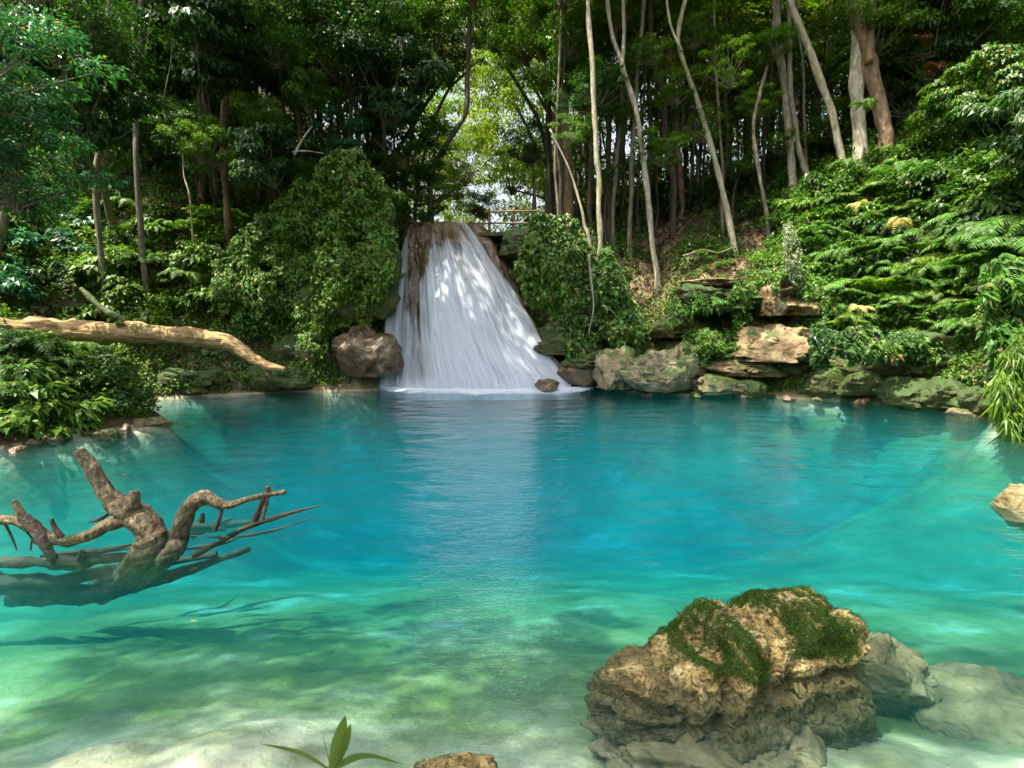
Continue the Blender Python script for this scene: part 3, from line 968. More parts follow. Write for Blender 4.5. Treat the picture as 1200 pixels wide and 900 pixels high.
CR = [crown_mesh('crown', 2.5, 30, 8500, .15, 101), crown_mesh('crown', 2.6, 24, 8500, .16, 102, flat=.85), crown_mesh('crown', 2.4, 34, 8500, .13, 103, flat=.6, clr=(.16, .34)),
      crown_mesh('crown', 2.3, 24, 5200, .25, 104, flat=.8, droop=.45, hang=.6, wid=.55), crown_mesh('crown', 2.5, 30, 4600, .14, 105, flat=.9, clr=(.14, .28))]
SH = [crown_mesh('foliage', .75, 12, 900, .15, 111, flat=.75, clr=(.3, .55), limbs=False), crown_mesh('foliage', .75, 10, 650, .21, 112, flat=.8, clr=(.3, .55), limbs=False, droop=.45, hang=.5),
      crown_mesh('foliage', .75, 14, 1300, .10, 113, flat=.7, clr=(.28, .5), limbs=False), crown_mesh('foliage', .7, 9, 420, .28, 114, flat=.9, clr=(.3, .55), limbs=False, wid=.42, droop=.5, hang=.5)]


def recolour(o, mat):
    o.material_slots[0].link = 'OBJECT'
    o.material_slots[0].material = M[mat]


def frond(m, root, az, L, h, r, npin=20, pin=.26, wid=.2, drop=1.0, mat=0):
    t = np.linspace(0, 1, npin + 2)
    rad = L * (t - .12 * t ** 2)
    z = h * (1.5 * t - 1.5 * drop * t ** 2)
    d = np.array([math.cos(az), math.sin(az), 0])
    c = root + rad[:, None] * d + z[:, None] * np.array([0, 0, 1.0])
    tg = norm(np.gradient(c, axis=0))
    sd = np.cross(d, [0, 0, 1.0])
    up = np.cross(sd[None], tg)
    i = np.arange(2, npin + 2)
    pl = L * pin * np.sin(np.pi * np.clip(t[i] * .84 + .13, 0, 1)) ** .7 * r.uniform(.85, 1.1, len(i))
    for s in (-1, 1):
        ax = norm(sd * s * .95 + tg[i] * .5 - np.array([0, 0, .18]) + r.normal(size=(len(i), 3)) * .07)
        leaves(m, c[i], ax, up[i] + r.normal(size=(len(i), 3)) * .12, pl, np.minimum(pl * wid, L / npin * 1.25), mat, fold=.1, droop=.22)
    w = .008 + .006 * L
    a = c + sd * w * (1.2 - t)[:, None]
    b = c - sd * w * (1.2 - t)[:, None]
    n = len(c)
    v = np.stack([a, b], 1).reshape(-1, 3)
    m.add(v, grid_faces(n, 2), mat)


def fern_mesh(seed, n=8, L=1.0, h=.55, npin=20, drop=1.0, tilt=0.0, **kw):
    r = np.random.default_rng(seed)
    m = MB()
    for k in range(n):
        a = 2 * math.pi * (k + r.uniform(-.3, .3)) / n
        frond(m, np.zeros(3), a, L * r.uniform(.7, 1.1), h * r.uniform(.6, 1.3), r, npin, drop=drop * r.uniform(.8, 1.2), **kw)
    return m.mesh('fronds', [M['leaf_fern']])


FE = [fern_mesh(201, 8), fern_mesh(202, 9, 1.1, .7), fern_mesh(203, 7, .95, .4, 22, 1.25), fern_mesh(204, 10, 1.15, .5, 24, 1.1, pin=.3), fern_mesh(205, 7, .8, .6, 16, 1.3, pin=.34, wid=.26)]


def tree(label, path, D=None, r=(.12, .06), bark='bark_grey', crown=None, cs=1.0, leaf='leaf_green', group=None, up=2.5, name='tree', seed=None, fork=None, n=46):
    """path: photo pixels from the foot upwards"""
    seed = seed if seed is not None else int(rng.integers(1, 9999))
    if D is None:
        b = hit(*path[0])
        D = b[1]
    q = np.array([P(x, y, D + .12 * i) for i, (x, y) in enumerate(path)])
    gz = height(q[0, 0], q[0, 1])[0]
    if q[0, 2] > gz + .3:
        q = np.vstack([[[q[0, 0], q[0, 1], gz]], q])
    q = np.vstack([q[:1] - np.array([0, 0, .5]), q])
    top = q[-1]
    if crown is not None and up > 0:
        top = q[-1] + norm(q[-1] - q[-2]) * up * .6 + np.array([0, 0, up * .4])
        q = np.vstack([q, top])
    base = q[1]
    o = thing(name, label, 'tree', base, group)
    m = MB()
    rr = np.linspace(r[0], r[1], len(q)) * .82
    rr[0] = r[0] * 1.35
    tube(m, q - base, rr, n, 10, .22, seed, freq=2.2, wob=.05)
    for f in (fork or []):
        fq = np.array([P(x, y, D + .1 + .15 * i) for i, (x, y) in enumerate(f[0])]) - base
        tube(m, fq, f[1], 16, 8, .2, seed + 1, freq=2.2)
    link('trunk', m.mesh('trunk', [M[bark]], True), o)
    if crown is not None:
        c = link('crown', CR[crown], o, tuple(top - base + np.array([0, 0, 1.1 * cs])), (0, 0, random.uniform(0, 6.28)), (cs, cs, cs * random.uniform(.85, 1.1)))
        recolour(c, leaf)
    return o


# ------------------------------------------------------------------ trees with trunks one can follow
T = tree
T('slim pale tree forking near its top, its foot in the brown dirt gully', [(770, 342), (767, 300), (757, 200), (743, 123), (728, 73), (716, 36), (708, -40)], None, (.15, .075), 'bark_pale', 0, 1.3, fork=[([(729, 78), (731, 40), (729, -30)], [.075, .06, .05])])
T('pale tree leaning left with its foot on the dirt path', [(862, 302), (855, 265), (843, 213), (823, 140), (803, 77), (796, 40), (806, -20)], None, (.15, .08), 'bark_pale', 1, .9, fork=[([(799, 60), (786, 30), (780, -10)], [.06, .045, .03])])
T('thin pale stem close behind the leaning pale tree on the path', [(848, 278), (846, 200), (843, 140), (838, 60), (836, -20)], None, (.09, .05), 'bark_grey', 2, .7)
T('crooked thin tree bending left then right at the head of the path', [(903, 285), (896, 240), (889, 200), (885, 145), (893, 100), (903, 50), (909, -10)], None, (.11, .05), 'bark_grey', 2, .7)
T('straight white barked tree above the leafy knoll', [(930, 228), (925, 170), (920, 117), (914, 50), (909, -20)], None, (.17, .13), 'bark_pale', 0, 1.0)
T('brown stem curving up between the straight and the slanting white tree', [(950, 216), (936, 165), (928, 120), (926, 50), (924, -20)], None, (.13, .09), 'bark_grey', 1, .9)
T('thin straight grey stem behind the slanting white tree', [(946, 205), (944, 150), (940, 80), (935, -10)], None, (.08, .05), 'bark_grey', 2, .7)
T('white barked tree slanting strongly to the left', [(991, 207), (980, 155), (966, 108), (946, 50), (922, -15)], None, (.17, .12), 'bark_pale', 1, 1.0)
T('thick pale trunk wrapped in green climbers at its foot', [(1008, 196), (1006, 130), (1003, 60), (1003, -20)], None, (.28, .22), 'bark_pale', 0, 1.1)
T('thick knotty reddish brown trunk with a tuft of strap leaves', [(1038, 184), (1036, 150), (1028, 112), (1018, 76), (1010, 40), (1000, -20)], None, (.3, .24), 'bark_brown', 1, 1.2, fork=[([(1018, 74), (1021, 40), (1024, 10), (1023, -30)], [.14, .1, .09, .08])])
T('thin pale stem just past the knotty brown trunk', [(1034, 160), (1033, 90), (1032, 30), (1031, -20)], None, (.08, .06), 'bark_grey', 2, .7)
T('slim pale straight tree rising from the curtain of vines', [(703, 296), (702, 240), (700, 190), (698, 130), (694, 60), (690, -10)], 17.6, (.13, .08), 'bark_pale', 0, .8)
T('bare dead stem leaning over the curtain of vines', [(691, 297), (684, 260), (676, 230), (662, 187), (643, 152)], 17.4, (.09, .03), 'bark_pale')
T('short pale stem standing in a pair behind the leaning dead stem', [(653, 240), (651, 200), (652, 150), (655, 80)], 20, (.07, .05), 'bark_grey', 4, .7)
T('brown stout trunk in the shade behind the leaning dead stem', [(666, 215), (663, 170), (660, 115), (655, 20)], 22, (.24, .2), 'bark_brown', 1, 1.0)
T('mottled grey stem in the shade next to the slim pale tree in the vines', [(720, 220), (723, 190), (727, 150), (730, 60)], 21, (.11, .08), 'bark_grey', 2, .8)
T('mottled stem partly hidden behind the forking pale tree', [(740, 236), (741, 200), (743, 155), (750, 60)], 20.5, (.13, .09), 'bark_grey', 0, .8)
T('dark trunk curving up left of the leaning pale tree', [(790, 215), (782, 170), (776, 110), (764, 60), (760, -10)], 21.5, (.17, .13), 'bark_dark', 1, .9)
T('grey brown trunk beside the dark curving trunk', [(798, 220), (795, 170), (790, 110), (785, 20)], 22.5, (.17, .13), 'bark_brown', 0, .9)
T('thin twisting tree with pale bark among the dark leaves of the steep bank', [(112, 222), (118, 170), (122, 127), (126, 70), (128, 20), (133, -20)], 16.0, (.11, .075), 'bark_grey', 1, .8, leaf='leaf_dark', fork=[([(131, 10), (140, 28), (150, 55), (157, 80)], [.05, .03, .025, .02])])
T('thin tree with two stems beside the twisting pale bark tree', [(160, 198), (158, 150), (158, 90), (164, 45), (167, -15)], 16.5, (.11, .07), 'bark_grey', 2, .8, leaf='leaf_dark', fork=[([(159, 100), (157, 40), (158, -15)], [.06, .05, .04])])
T('bare white sapling stem in the dark hollow under the big leafy tree', [(224, 244), (220, 222), (215, 205), (214, 178)], 17.8, (.05, .025), 'bark_pale')
T('brown trunk at the back of the dark hollow', [(237, 234), (236, 200), (235, 160), (234, 90)], 19.5, (.16, .12), 'bark_brown', 1, .8, leaf='leaf_dark')
T('big leafy tree with layered drooping branches over the steep bank', [(266, 246), (263, 200), (262, 160), (266, 110)], 18.0, (.15, .11), 'bark_brown', 3, 1.0, leaf='leaf_dark', up=.8)
T('grey trunk behind the drooping leafy tree', [(352, 160), (350, 100), (350, 40), (350, -10)], 20, (.15, .1), 'bark_grey', 0, .9, leaf='leaf_dark')
T('thick brown trunk in the dark at the top of the steep bank', [(116, 60), (116, 20), (114, -30)], 21, (.42, .36), 'bark_brown', 1, 1.2, leaf='leaf_dark')
T('stout short leaning pale trunk at the top corner of the far bank', [(1184, 47), (1178, 20), (1170, -15)], None, (.13, .1), 'bark_pale', 0, .8)
T('upright pale stem at the top of the fern bank', [(1176, 62), (1175, 20), (1174, -20)], None, (.1, .08), 'bark_grey', 2, .7)
T('pair of pale stems standing close together high on the fern bank', [(1146, 66), (1147, 30), (1148, -15)], None, (.1, .08), 'bark_pale', 1, .8, fork=[([(1150, 66), (1151, 30), (1152, -10)], [.06, .05, .05])])
T('thin pale stem rising from the leaves of the upper bank', [(1116, 130), (1112, 100), (1108, 60), (1110, 0)], None, (.1, .06), 'bark_grey', 2, .7)
T('short forked pale stem under the red leaved shrub', [(1088, 142), (1087, 120), (1084, 95)], None, (.08, .05), 'bark_grey', 4, .45, up=.3, fork=[([(1088, 130), (1092, 112), (1094, 95)], [.05, .03, .02])])
T('mossy brown tree arching from the moss mound toward the gap', [(505, 215), (515, 185), (530, 160), (545, 130), (548, 80)], 21, (.16, .1), 'bark_dark', 0, .9)
T('thin bare stem standing by the top of the moss mound', [(409, 200), (408, 165), (411, 130)], 19, (.08, .05), 'bark_grey', 4, .5, up=.4)

# ------------------------------------------------------------------ trees known by their crowns
def canopy(label, px, py, D, cs, var, leaf, group=None, bark='bark_grey', squash=1.0, root=None, c=None):
    if c is None:
        c = P(px, py, D)
    c = np.array(c, float)
    cc = c.copy()
    if root is None and D and 470 < px < 620:
        root = (c[0] + (-3.5 if px < 560 else 3.5), c[1] + 1.5)
    if root is None and D and D < 21:
        root = (c[0] * 1.12, c[1] + 2.6)
    if root is not None:
        c[:2] = root
    gz = height(c[0], c[1])[0]
    sh = np.array([cc[0] - c[0], cc[1] - c[1], 0])
    o = thing('tree', label, 'tree', (c[0], c[1], gz), group)
    m = MB()
    h = c[2] - 1.6 * cs - gz
    if h > .4:
        a = np.array([random.uniform(-.3, .3), random.uniform(-.3, .3), 0])
        tube(m, [np.array([0, 0, -.4]), a * .6 + np.array([0, 0, h * .55]) + sh * .3, np.array([0, 0, h + .3]) + sh], [.13 * cs + .03, .10 * cs + .02, .07 * cs], 18, 8, .2, int(px * 7 + py), freq=2, wob=.08)
        link('trunk', m.mesh('trunk', [M[bark]], True), o)
    k = link('crown', CR[var], o, (sh[0], sh[1], c[2] - gz), (random.uniform(-.2, .2), random.uniform(-.2, .2), random.uniform(0, 6.28)), (cs, cs, cs * squash))
    recolour(k, leaf)
    return o


C = canopy
C('glossy blue green tree hanging its big leaves in from the near edge of the bank', -45, 60, 9.4, .8, 2, 'leaf_teal', root=(-13, 10))
C('blue green branch of big leaves low over the bank edge', 20, 200, 10.8, .6, 0, 'leaf_teal', root=(-13.5, 11))
C('dark small leaved tree in the top corner above the blue green leaves', 75, 25, 13, .8, 0, 'leaf_dark', root=(-15, 15))
C('dark tree hanging over the steep bank between two thin pale stems', 85, 120, 14.2, .75, 3, 'leaf_dark', root=(-13.5, 18))
C('drooping dark leafy crown nearest the moss mound', 318, 185, 17.0, .62, 3, 'leaf_dark')
C('dark green layered crown high over the dark hollow', 235, 60, 17.2, .8, 3, 'leaf_dark')
C('dark feathery crown just above the dark hollow', 215, 150, 17.6, .55, 2, 'leaf_dark')
C('broad dark crown between the grey trunk and the gap', 395, 60, 19, 1.05, 0, 'leaf_dark')
C('mid green crown overhanging the moss mound', 450, 100, 18.6, .85, 3, 'leaf_dark')
C('fine leaved crown at the side of the bright gap', 500, 45, 22, 1.0, 2, 'leaf_green')
C('shaded crown low beside the moss mound and the gap', 470, 165, 20, .75, 1, 'leaf_dark')
C('small leafy tree leaning out of the dark rock above the crest', 505, 215, 21.5, .6, 0, 'leaf_green')
C('tree in the gap behind the waterfall, sun glow put into its yellow green leaves', 545, 190, 31, .8, 4, 'leaf_yellow_glow')  # the yellow gap trees carry sun glow in their leaf colour
C('tall tree far up the stream in the gap, leaves coloured yellow with sun glow', 590, 70, 38, 1.1, 4, 'leaf_yellow_glow')
C('small tree low in the gap just behind the crest, leaves coloured yellow with sun glow', 535, 215, 27, .5, 4, 'leaf_yellow_glow')
C('bush tree behind the railing in the gap, sun glow put into its yellow green leaves', 598, 205, 29, .6, 4, 'leaf_yellow_glow')
C('bright green small tree low in the gap', 560, 240, 27, .5, 2, 'leaf_bright')
C('sparse light crown across the top of the gap', 575, 20, 27, .9, 4, 'leaf_bright')
C('bushy dark green crown on the far side of the gap', 660, 80, 23, 1.0, 0, 'leaf_green')
C('mid green crown over the leaning dead stem', 640, 30, 24, .95, 4, 'leaf_green')
C('dark fine crown above the railing', 625, 170, 24, .65, 2, 'leaf_dark')
C('dark small crown hanging between the slim pale trees', 695, 110, 20, .6, 2, 'leaf_dark')
C('bright green crown behind the forking pale tree', 735, 40, 25, 1.1, 4, 'leaf_bright')
C('light green crown at the top between the forking and the leaning pale trees', 790, 50, 26, 1.0, 2, 'leaf_green')
C('airy green crown behind the crooked thin tree', 860, 90, 24.5, 1.0, 4, 'leaf_green')
C('leafy crown filling the space behind the straight white tree', 880, 30, 26, 1.2, 0, 'leaf_green')
C('dark crown low behind the leaning pale tree', 815, 130, 24, .8, 1, 'leaf_dark')
C('sunlit crown above the slanting white tree', 965, 40, 23, .95, 4, 'leaf_bright')
C('dark broad leaved crown beside the knotty brown trunk', 1075, 100, 19, .75, 3, 'leaf_dark')
C('green layered crown high above the fern bank', 1080, 20, 18.5, .8, 3, 'leaf_green')
C('light yellow green crown at the top corner of the fern bank', 1170, 10, 20, 1.0, 0, 'leaf_bright')
C('dark green crown hanging over the upper fern bank', 1150, 105, 15.5, .6, 3, 'leaf_green')
C('dark drooping shrub tree at the far edge over the ferns', 1195, 150, 12.5, .6, 3, 'leaf_dark', root=(15, 14))
for i, (cx, cy, cz, k, bx_, by_) in enumerate([(-6.2, 14.0, 16, 1.6, -14, 12), (-9.2, 12.2, 15, 1.5, -14.5, 11), (-7.9, 1.0, 14, 1.05, -11, -3), (-4.2, .6, 14, 1.25, -10, -4), (-1.5, 12.5, 16.5, 1.1, -13, 10)]):
    C('tall tree on the near bank spreading its crown over the pool', 0, 0, 0, k * (1.12 if i == 0 else 1), 0 if i == 0 else 4, 'leaf_green', 'tall trees over the pool', c=(cx, cy, cz), root=(bx_, by_))
for n, lab, grp, box, Dr, kr, vs, lf in [
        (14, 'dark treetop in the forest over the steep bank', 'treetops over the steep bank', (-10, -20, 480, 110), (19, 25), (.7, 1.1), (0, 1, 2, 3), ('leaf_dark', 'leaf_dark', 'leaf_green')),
        (9, 'green treetop around the bright gap', 'treetops round the gap', (470, -40, 700, 60), (23, 28), (.7, 1.0), (0, 2, 4), ('leaf_green', 'leaf_bright', 'leaf_green')),
        (14, 'light green treetop behind the slender pale trunks', 'treetops behind the pale trunks', (680, -40, 1010, 120), (22, 28), (.7, 1.1), (0, 4, 2), ('leaf_bright', 'leaf_yellow_glow', 'leaf_green')),
        (11, 'treetop at the back of the forest, sun glow put into its yellow green leaves', 'yellow treetops with painted sun glow', (600, -40, 1180, 95), (27, 33), (.75, 1.1), (4, 2), ('leaf_yellow_glow', 'leaf_bright')),  # crowns added for the sun glow, which sits in their leaf colour
        (12, 'treetop on the crest of the fern bank', 'treetops on the fern bank', (1020, -40, 1215, 100), (18, 23), (.6, .95), (0, 2, 3), ('leaf_green', 'leaf_bright', 'leaf_dark'))]:
    rq = np.random.default_rng(n)
    for i in range(n):
        C(lab, box[0] + (box[2] - box[0]) * ((i * .618 + .3) % 1), box[1] + (box[3] - box[1]) * (i + .5) / n, rq.uniform(*Dr), rq.uniform(*kr), vs[i % len(vs)], lf[i % len(lf)], grp, bark=('bark_dark', 'bark_grey')[i % 2])
rz = np.random.default_rng(77)
for i in range(30):
    x = 640 + 340 * rz.random()
    D0 = rz.uniform(22, 30)
    b = (x, 205 + rz.uniform(-25, 35))
    tree('slender dim stem in the shaded forest above the dirt slope', [b, (x + rz.normal() * 6, 120), (x + rz.normal() * 14, 20), (x + rz.normal() * 18, -40)], D0, (rz.uniform(.06, .12), .05), ['bark_grey', 'bark_dark', 'bark_brown'][i % 3], i % 3 if i % 3 == 0 else None, rz.uniform(.6, .9), ['leaf_green', 'leaf_dark', 'leaf_green'][i % 3], 'slender stems in the shaded forest', n=20)
for i in range(14):
    x = 20 + 420 * rz.random()
    D0 = rz.uniform(21, 27)
    tree('dim stem in the dark forest at the top of the steep bank', [(x, 190), (x + rz.normal() * 6, 90), (x + rz.normal() * 14, -20)], D0, (rz.uniform(.07, .14), .05), ['bark_grey', 'bark_dark'][i % 2], i % 3 if i % 3 == 0 else None, rz.uniform(.8, 1.1), 'leaf_dark', 'dim stems in the dark forest', n=20)
for i in range(9):
    x = 1040 + 170 * rz.random()
    tree('thin stem among the leaves on top of the fern bank', [(x, 150), (x + rz.normal() * 6, 70), (x + rz.normal() * 14, -20)], rz.uniform(19, 24), (rz.uniform(.06, .1), .05), ['bark_grey', 'bark_pale'][i % 2], i % 3, rz.uniform(.7, .9), ['leaf_green', 'leaf_bright'][i % 2], 'thin stems on top of the fern bank', n=20)

rq = np.random.default_rng(55)
for i in range(22):
    C('spray of light leaves among the slender pale trunks', 640 + 400 * ((i * .618 + .2) % 1), 15 + 190 * (i + .5) / 22, rq.uniform(19, 22), rq.uniform(.25, .42), (0, 2, 1, 4)[i % 4], ('leaf_green', 'leaf_bright', 'leaf_green')[i % 3], 'leaf sprays among the pale trunks', bark='bark_dark')
for i in range(18):
    C('spray of dark leaves in the forest edge over the steep bank', 60 + 400 * ((i * .618 + .2) % 1), 10 + 190 * (i + .5) / 18, rq.uniform(17, 20), rq.uniform(.3, .55), (0, 3, 1, 2)[i % 4], ('leaf_green', 'leaf_dark', 'leaf_teal')[i % 3], 'leaf sprays over the steep bank', bark='bark_dark')
# ------------------------------------------------------------------ shrubs and ferns
NSH = [0]


def shrub(label, px, py, s, var, leaf, D=None, group=None, sq=.9, name='shrub', stem=True):
    p = P(px, py, D) if D else hit(px, py)
    o = thing(name, label, 'shrub', p, group)
    k = link('foliage', SH[var], o, (0, 0, .25 * s), (random.uniform(-.25, .25), random.uniform(-.25, .25), random.uniform(0, 6.28)), (s, s, s * sq))
    recolour(k, leaf)
    return o


def fern(label, px, py, s, var, leaf='leaf_fern', D=None, group=None, lean=0.0, name='fern'):
    p = P(px, py, D) if D else hit(px, py) + np.array([0, -.25, .3])
    o = link(name, FE[var], None, tuple(p), (lean + random.uniform(-.15, .15), random.uniform(-.2, .2), random.uniform(0, 6.28)), (s, s, s))
    recolour(o, leaf)
    return tag(o, label, 'fern', group)


rs = np.random.default_rng(99)


def patch(kind, label, group, n, box, s, variants, leafs, D=None, lean=0.0):
    for i in range(n):
        # stratified over the box
        x = box[0] + (box[2] - box[0]) * ((i * .618 + .13) % 1)
        y = box[1] + (box[3] - box[1]) * ((i + .5) / n)
        q = dict(D=None if D is None else rs.uniform(*D), group=group)
        k = int(rs.integers(0, 99))
        if kind == 'fern':
            fern(label, x, y, rs.uniform(*s), variants[k % len(variants)], leafs[k % len(leafs)], lean=lean, **q)
        else:
            shrub(label, x, y, rs.uniform(*s), variants[k % len(variants)], leafs[k % len(leafs)], **q)


patch('shrub', 'leafy shrub on the point of land under the fallen log', 'shrubs under the fallen log', 16, (-30, 415, 128, 500), (.7, 1.0), [0, 1, 2, 3], ['leaf_dark', 'leaf_green'])
patch('fern', 'dark fern on the point of land under the fallen log', 'ferns under the fallen log', 9, (10, 410, 150, 480), (.6, .85), [0, 1, 4], ['leaf_dark', 'leaf_green'])
patch('shrub', 'green shrub on the slope just above the fallen log', 'shrubs above the fallen log', 24, (90, 250, 345, 385), (.8, 1.3), [0, 2, 0, 1], ['leaf_green', 'leaf_green', 'leaf_bright'])
patch('fern', 'green fern on the slope above the fallen log', 'ferns above the fallen log', 10, (140, 250, 330, 370), (.8, 1.1), [0, 3], ['leaf_green', 'leaf_fern'])
patch('shrub', 'dark shrub on the steep bank below the blue green leaves', 'dark shrubs of the steep bank', 14, (-20, 190, 130, 350), (.9, 1.4), [0, 1, 3], ['leaf_dark', 'leaf_teal', 'leaf_green'])
patch('shrub', 'leafy clump clinging to the moss mound beside the waterfall', 'clumps on the moss mound', 18, (335, 200, 455, 400), (.8, 1.15), [2, 0, 2], ['leaf_green', 'leaf_bright', 'leaf_green'], D=(16.9, 17.8))
patch('shrub', 'shady shrub on the rock above the crest of the waterfall', 'shrubs above the crest', 7, (440, 190, 515, 262), (.6, .9), [0, 2], ['leaf_dark', 'leaf_green'], D=(18.8, 20))
patch('shrub', 'dim shrub in the shade of the forest behind the dirt slope', 'shrubs in the shade', 14, (650, 190, 900, 262), (.8, 1.2), [0, 1, 2], ['leaf_dark'])
patch('shrub', 'leafy shrub on the knoll below the white trees', 'shrubs on the knoll', 20, (905, 215, 1060, 330), (.7, 1.1), [0, 1, 2, 0], ['leaf_green', 'leaf_fern', 'leaf_dark'])
patch('fern', 'fern frond tuft on the knoll below the white trees', 'ferns on the knoll', 11, (940, 175, 1075, 320), (.7, .95), [0, 1, 3], ['leaf_fern', 'leaf_green'])
patch('fern', 'bright arching fern on the bank above the shaded hollow', 'arching ferns over the hollow', 64, (925, 285, 1195, 405), (.5, .85), [0, 1, 2, 3, 3], ['leaf_fern', 'leaf_fern', 'leaf_green', 'leaf_bright', 'leaf_fern'], lean=.35)
patch('fern', 'large arching fern on the upper bank beside the frame of leaves', 'large ferns of the upper bank', 8, (1110, 262, 1215, 330), (1.0, 1.3), [3, 1], ['leaf_fern'], lean=.3)
patch('shrub', 'dark broad leaved shrub on the upper fern bank', 'dark shrubs of the upper fern bank', 18, (1050, 130, 1215, 270), (.8, 1.2), [1, 0, 3], ['leaf_dark', 'leaf_green'])
patch('shrub', 'low green plant on the ledge under the dirt path', 'plants on the ledge', 9, (785, 345, 885, 368), (.4, .6), [0, 2], ['leaf_bright', 'leaf_green'])
patch('shrub', 'low leafy plant between the pale shore stones', 'plants between the shore stones', 9, (815, 405, 905, 440), (.4, .6), [0, 2], ['leaf_green', 'leaf_fern'], D=(15.4, 15.9))
patch('shrub', 'low shrub along the dirt path', 'shrubs along the path', 7, (810, 290, 850, 335), (.4, .6), [2, 0], ['leaf_green', 'leaf_bright'])
fern('drooping cream coloured dead fern on the knoll', 1053, 262, .62, 4, 'leaf_cream', D=13.6)
fern('small faded cream fern tuft below the slanting white tree', 1006, 240, .5, 4, 'leaf_cream', D=14.6)
fern('pale olive fern hanging under the bright ferns', 1007, 362, .55, 4, 'leaf_cream', D=13.4)
fern('large pale green fern above the cream dead fern', 1055, 200, .8, 1, 'leaf_fern', D=15.6)
fern('strap leaved tuft growing on the knotty brown trunk', 1015, 122, .7, 4, 'leaf_green', D=hit(1038, 184)[1] - .4)
shrub('rusty red leaved shrub under the canopy of the fern bank', 1080, 48, .38, 1, 'leaf_red', D=17.6)
shrub('orange brown drooping shrub just below the red leaved one', 1097, 80, .36, 3, 'leaf_red', D=17.6)
shrub('bright yellow green seedling on the dirt path', 836, 282, .3, 3, 'leaf_yellow_glow', D=None)

# white flowered trailing plant and the tufted overhang in the corner
def hanging(name, label, cat, path, D, w, n, size, leaf, thick=.4, wid=.5, down=.6):
    """leaves hung over a bulging sheet; path = photo outline columns (x, top, bottom)"""
    a = np.array(path, float)
    x = rng.uniform(a[0, 0], a[-1, 0], n * 2)
    top, bot = np.interp(x, a[:, 0], a[:, 1]), np.interp(x, a[:, 0], a[:, 2])
    yy = rng.random(n * 2)
    keep = rng.random(n * 2) < (bot - top) / (bot - top).max()
    x, top, bot, yy = x[keep], top[keep], bot[keep], yy[keep]
    bot = bot + vnoise(np.stack([x / 9., 0 * x + D, 0 * x], -1), 5) * np.minimum(26, (bot - top) * .5)
    top = top + vnoise(np.stack([x / 14., 0 * x - D, 0 * x], -1), 6) * np.minimum(14, (bot - top) * .3)
    y = top + (bot - top) * yy
    kp = vnoise(np.stack([x / 7., y / 7., 0 * x + D], -1), 7) + rng.normal(size=len(x)) * .25 > -.28
    x, y, yy = x[kp], y[kp], yy[kp]
    N = len(x)
    bul = fbm(np.stack([x / 26., y / 26., 0 * x + D], -1), 3, 13)
    dd = D - thick * (.5 + .9 * bul) - thick * .6 * np.sin(np.pi * yy) + rng.normal(size=N) * .1 + (.5 - yy) * thick
    r = F + X * ((x[:, None] - 600) / 600) + U * ((450 - y[:, None]) / 600)
    p = EYE + r * (dd / r[:, 1])[:, None]
    c = p.mean(0)
    ax = norm(rsph(N) * .7 + np.array([0, -.5, -down]))
    nm = norm(rsph(N) * .55 + np.array([0, -.7, .9]))
    L = size * np.clip(np.exp(rng.normal(size=N) * .38), .4, 2.1)
    m = MB()
    q = (vnoise(p * 1.7, 9) + rng.normal(size=N) * .3 > .35).astype(int)
    q[rng.random(N) < .02] = 2
    alt = {'leaf_green': 'leaf_fern', 'leaf_fern': 'leaf_green', 'leaf_dark': 'leaf_green', 'leaf_bright': 'leaf_green'}.get(leaf, leaf)
    for j in range(3):
        w = q == j
        leaves(m, (p - c)[w], ax[w], nm[w], L[w], L[w] * wid, j)
    return tag(link(name, m.mesh(name, [M[leaf], M[alt], M['leaf_litter']]), None, tuple(c)), label, cat)


hanging('vine', 'thick green curtain of vines hanging down between the waterfall and the dirt gully', 'vine', [(606, 300, 330), (622, 262, 372), (640, 245, 360), (662, 250, 398), (690, 290, 408), (712, 290, 404), (730, 330, 392), (752, 362, 392)], 17.3, 1, 13000, .14, 'leaf_green', .38)
hanging('vine', 'bright fresh vine patch on the edge of the vine curtain near the railing', 'vine', [(622, 275, 300), (650, 285, 345), (680, 300, 350)], 16.9, 1, 1600, .13, 'leaf_bright', .3)
hanging('vine', 'leafy vine carpet covering the moss mound beside the waterfall', 'vine', [(250, 300, 372), (290, 265, 385), (330, 235, 390), (365, 200, 398), (400, 178, 400), (432, 182, 392), (454, 225, 335), (464, 255, 300)], 17.3, 1, 21000, .115, 'leaf_green', .6)
hanging('vine', 'vine patch low on the moss mound, sunlight put into its yellow green leaves', 'vine', [(365, 300, 372), (395, 285, 375), (425, 290, 365), (445, 300, 345)], 16.6, 1, 2600, .10, 'leaf_bright', .3)  # sunlight on the mound, put in as a patch of brighter leaves
hanging('vine', 'dark vine hanging into the hollow behind the tip of the fallen log', 'vine', [(290, 350, 398), (320, 350, 425), (345, 360, 430), (370, 360, 425)], 17.6, 1, 2600, .14, 'leaf_green', .3)
hanging('trailing_plant', 'white flowering plant trailing down over the tan limestone', 'plant', [(917, 268, 322), (928, 272, 345), (938, 285, 335)], 15.1, 1, 800, .07, 'leaf_white', .15)
hanging('grass_clump', 'shaggy bright green grass clump hanging over the water in the corner', 'grass', [(1166, 440, 478), (1178, 400, 497), (1200, 380, 500), (1230, 370, 500)], 9.9, 1, 5200, .26, 'leaf_bright', .3, wid=.12, down=.9)
hanging('fern_curtain', 'leafy fern curtain above the hanging grass in the corner', 'fern', [(1150, 320, 400), (1175, 300, 430), (1230, 290, 430)], 10.8, 1, 3400, .2, 'leaf_fern', .4, wid=.3)

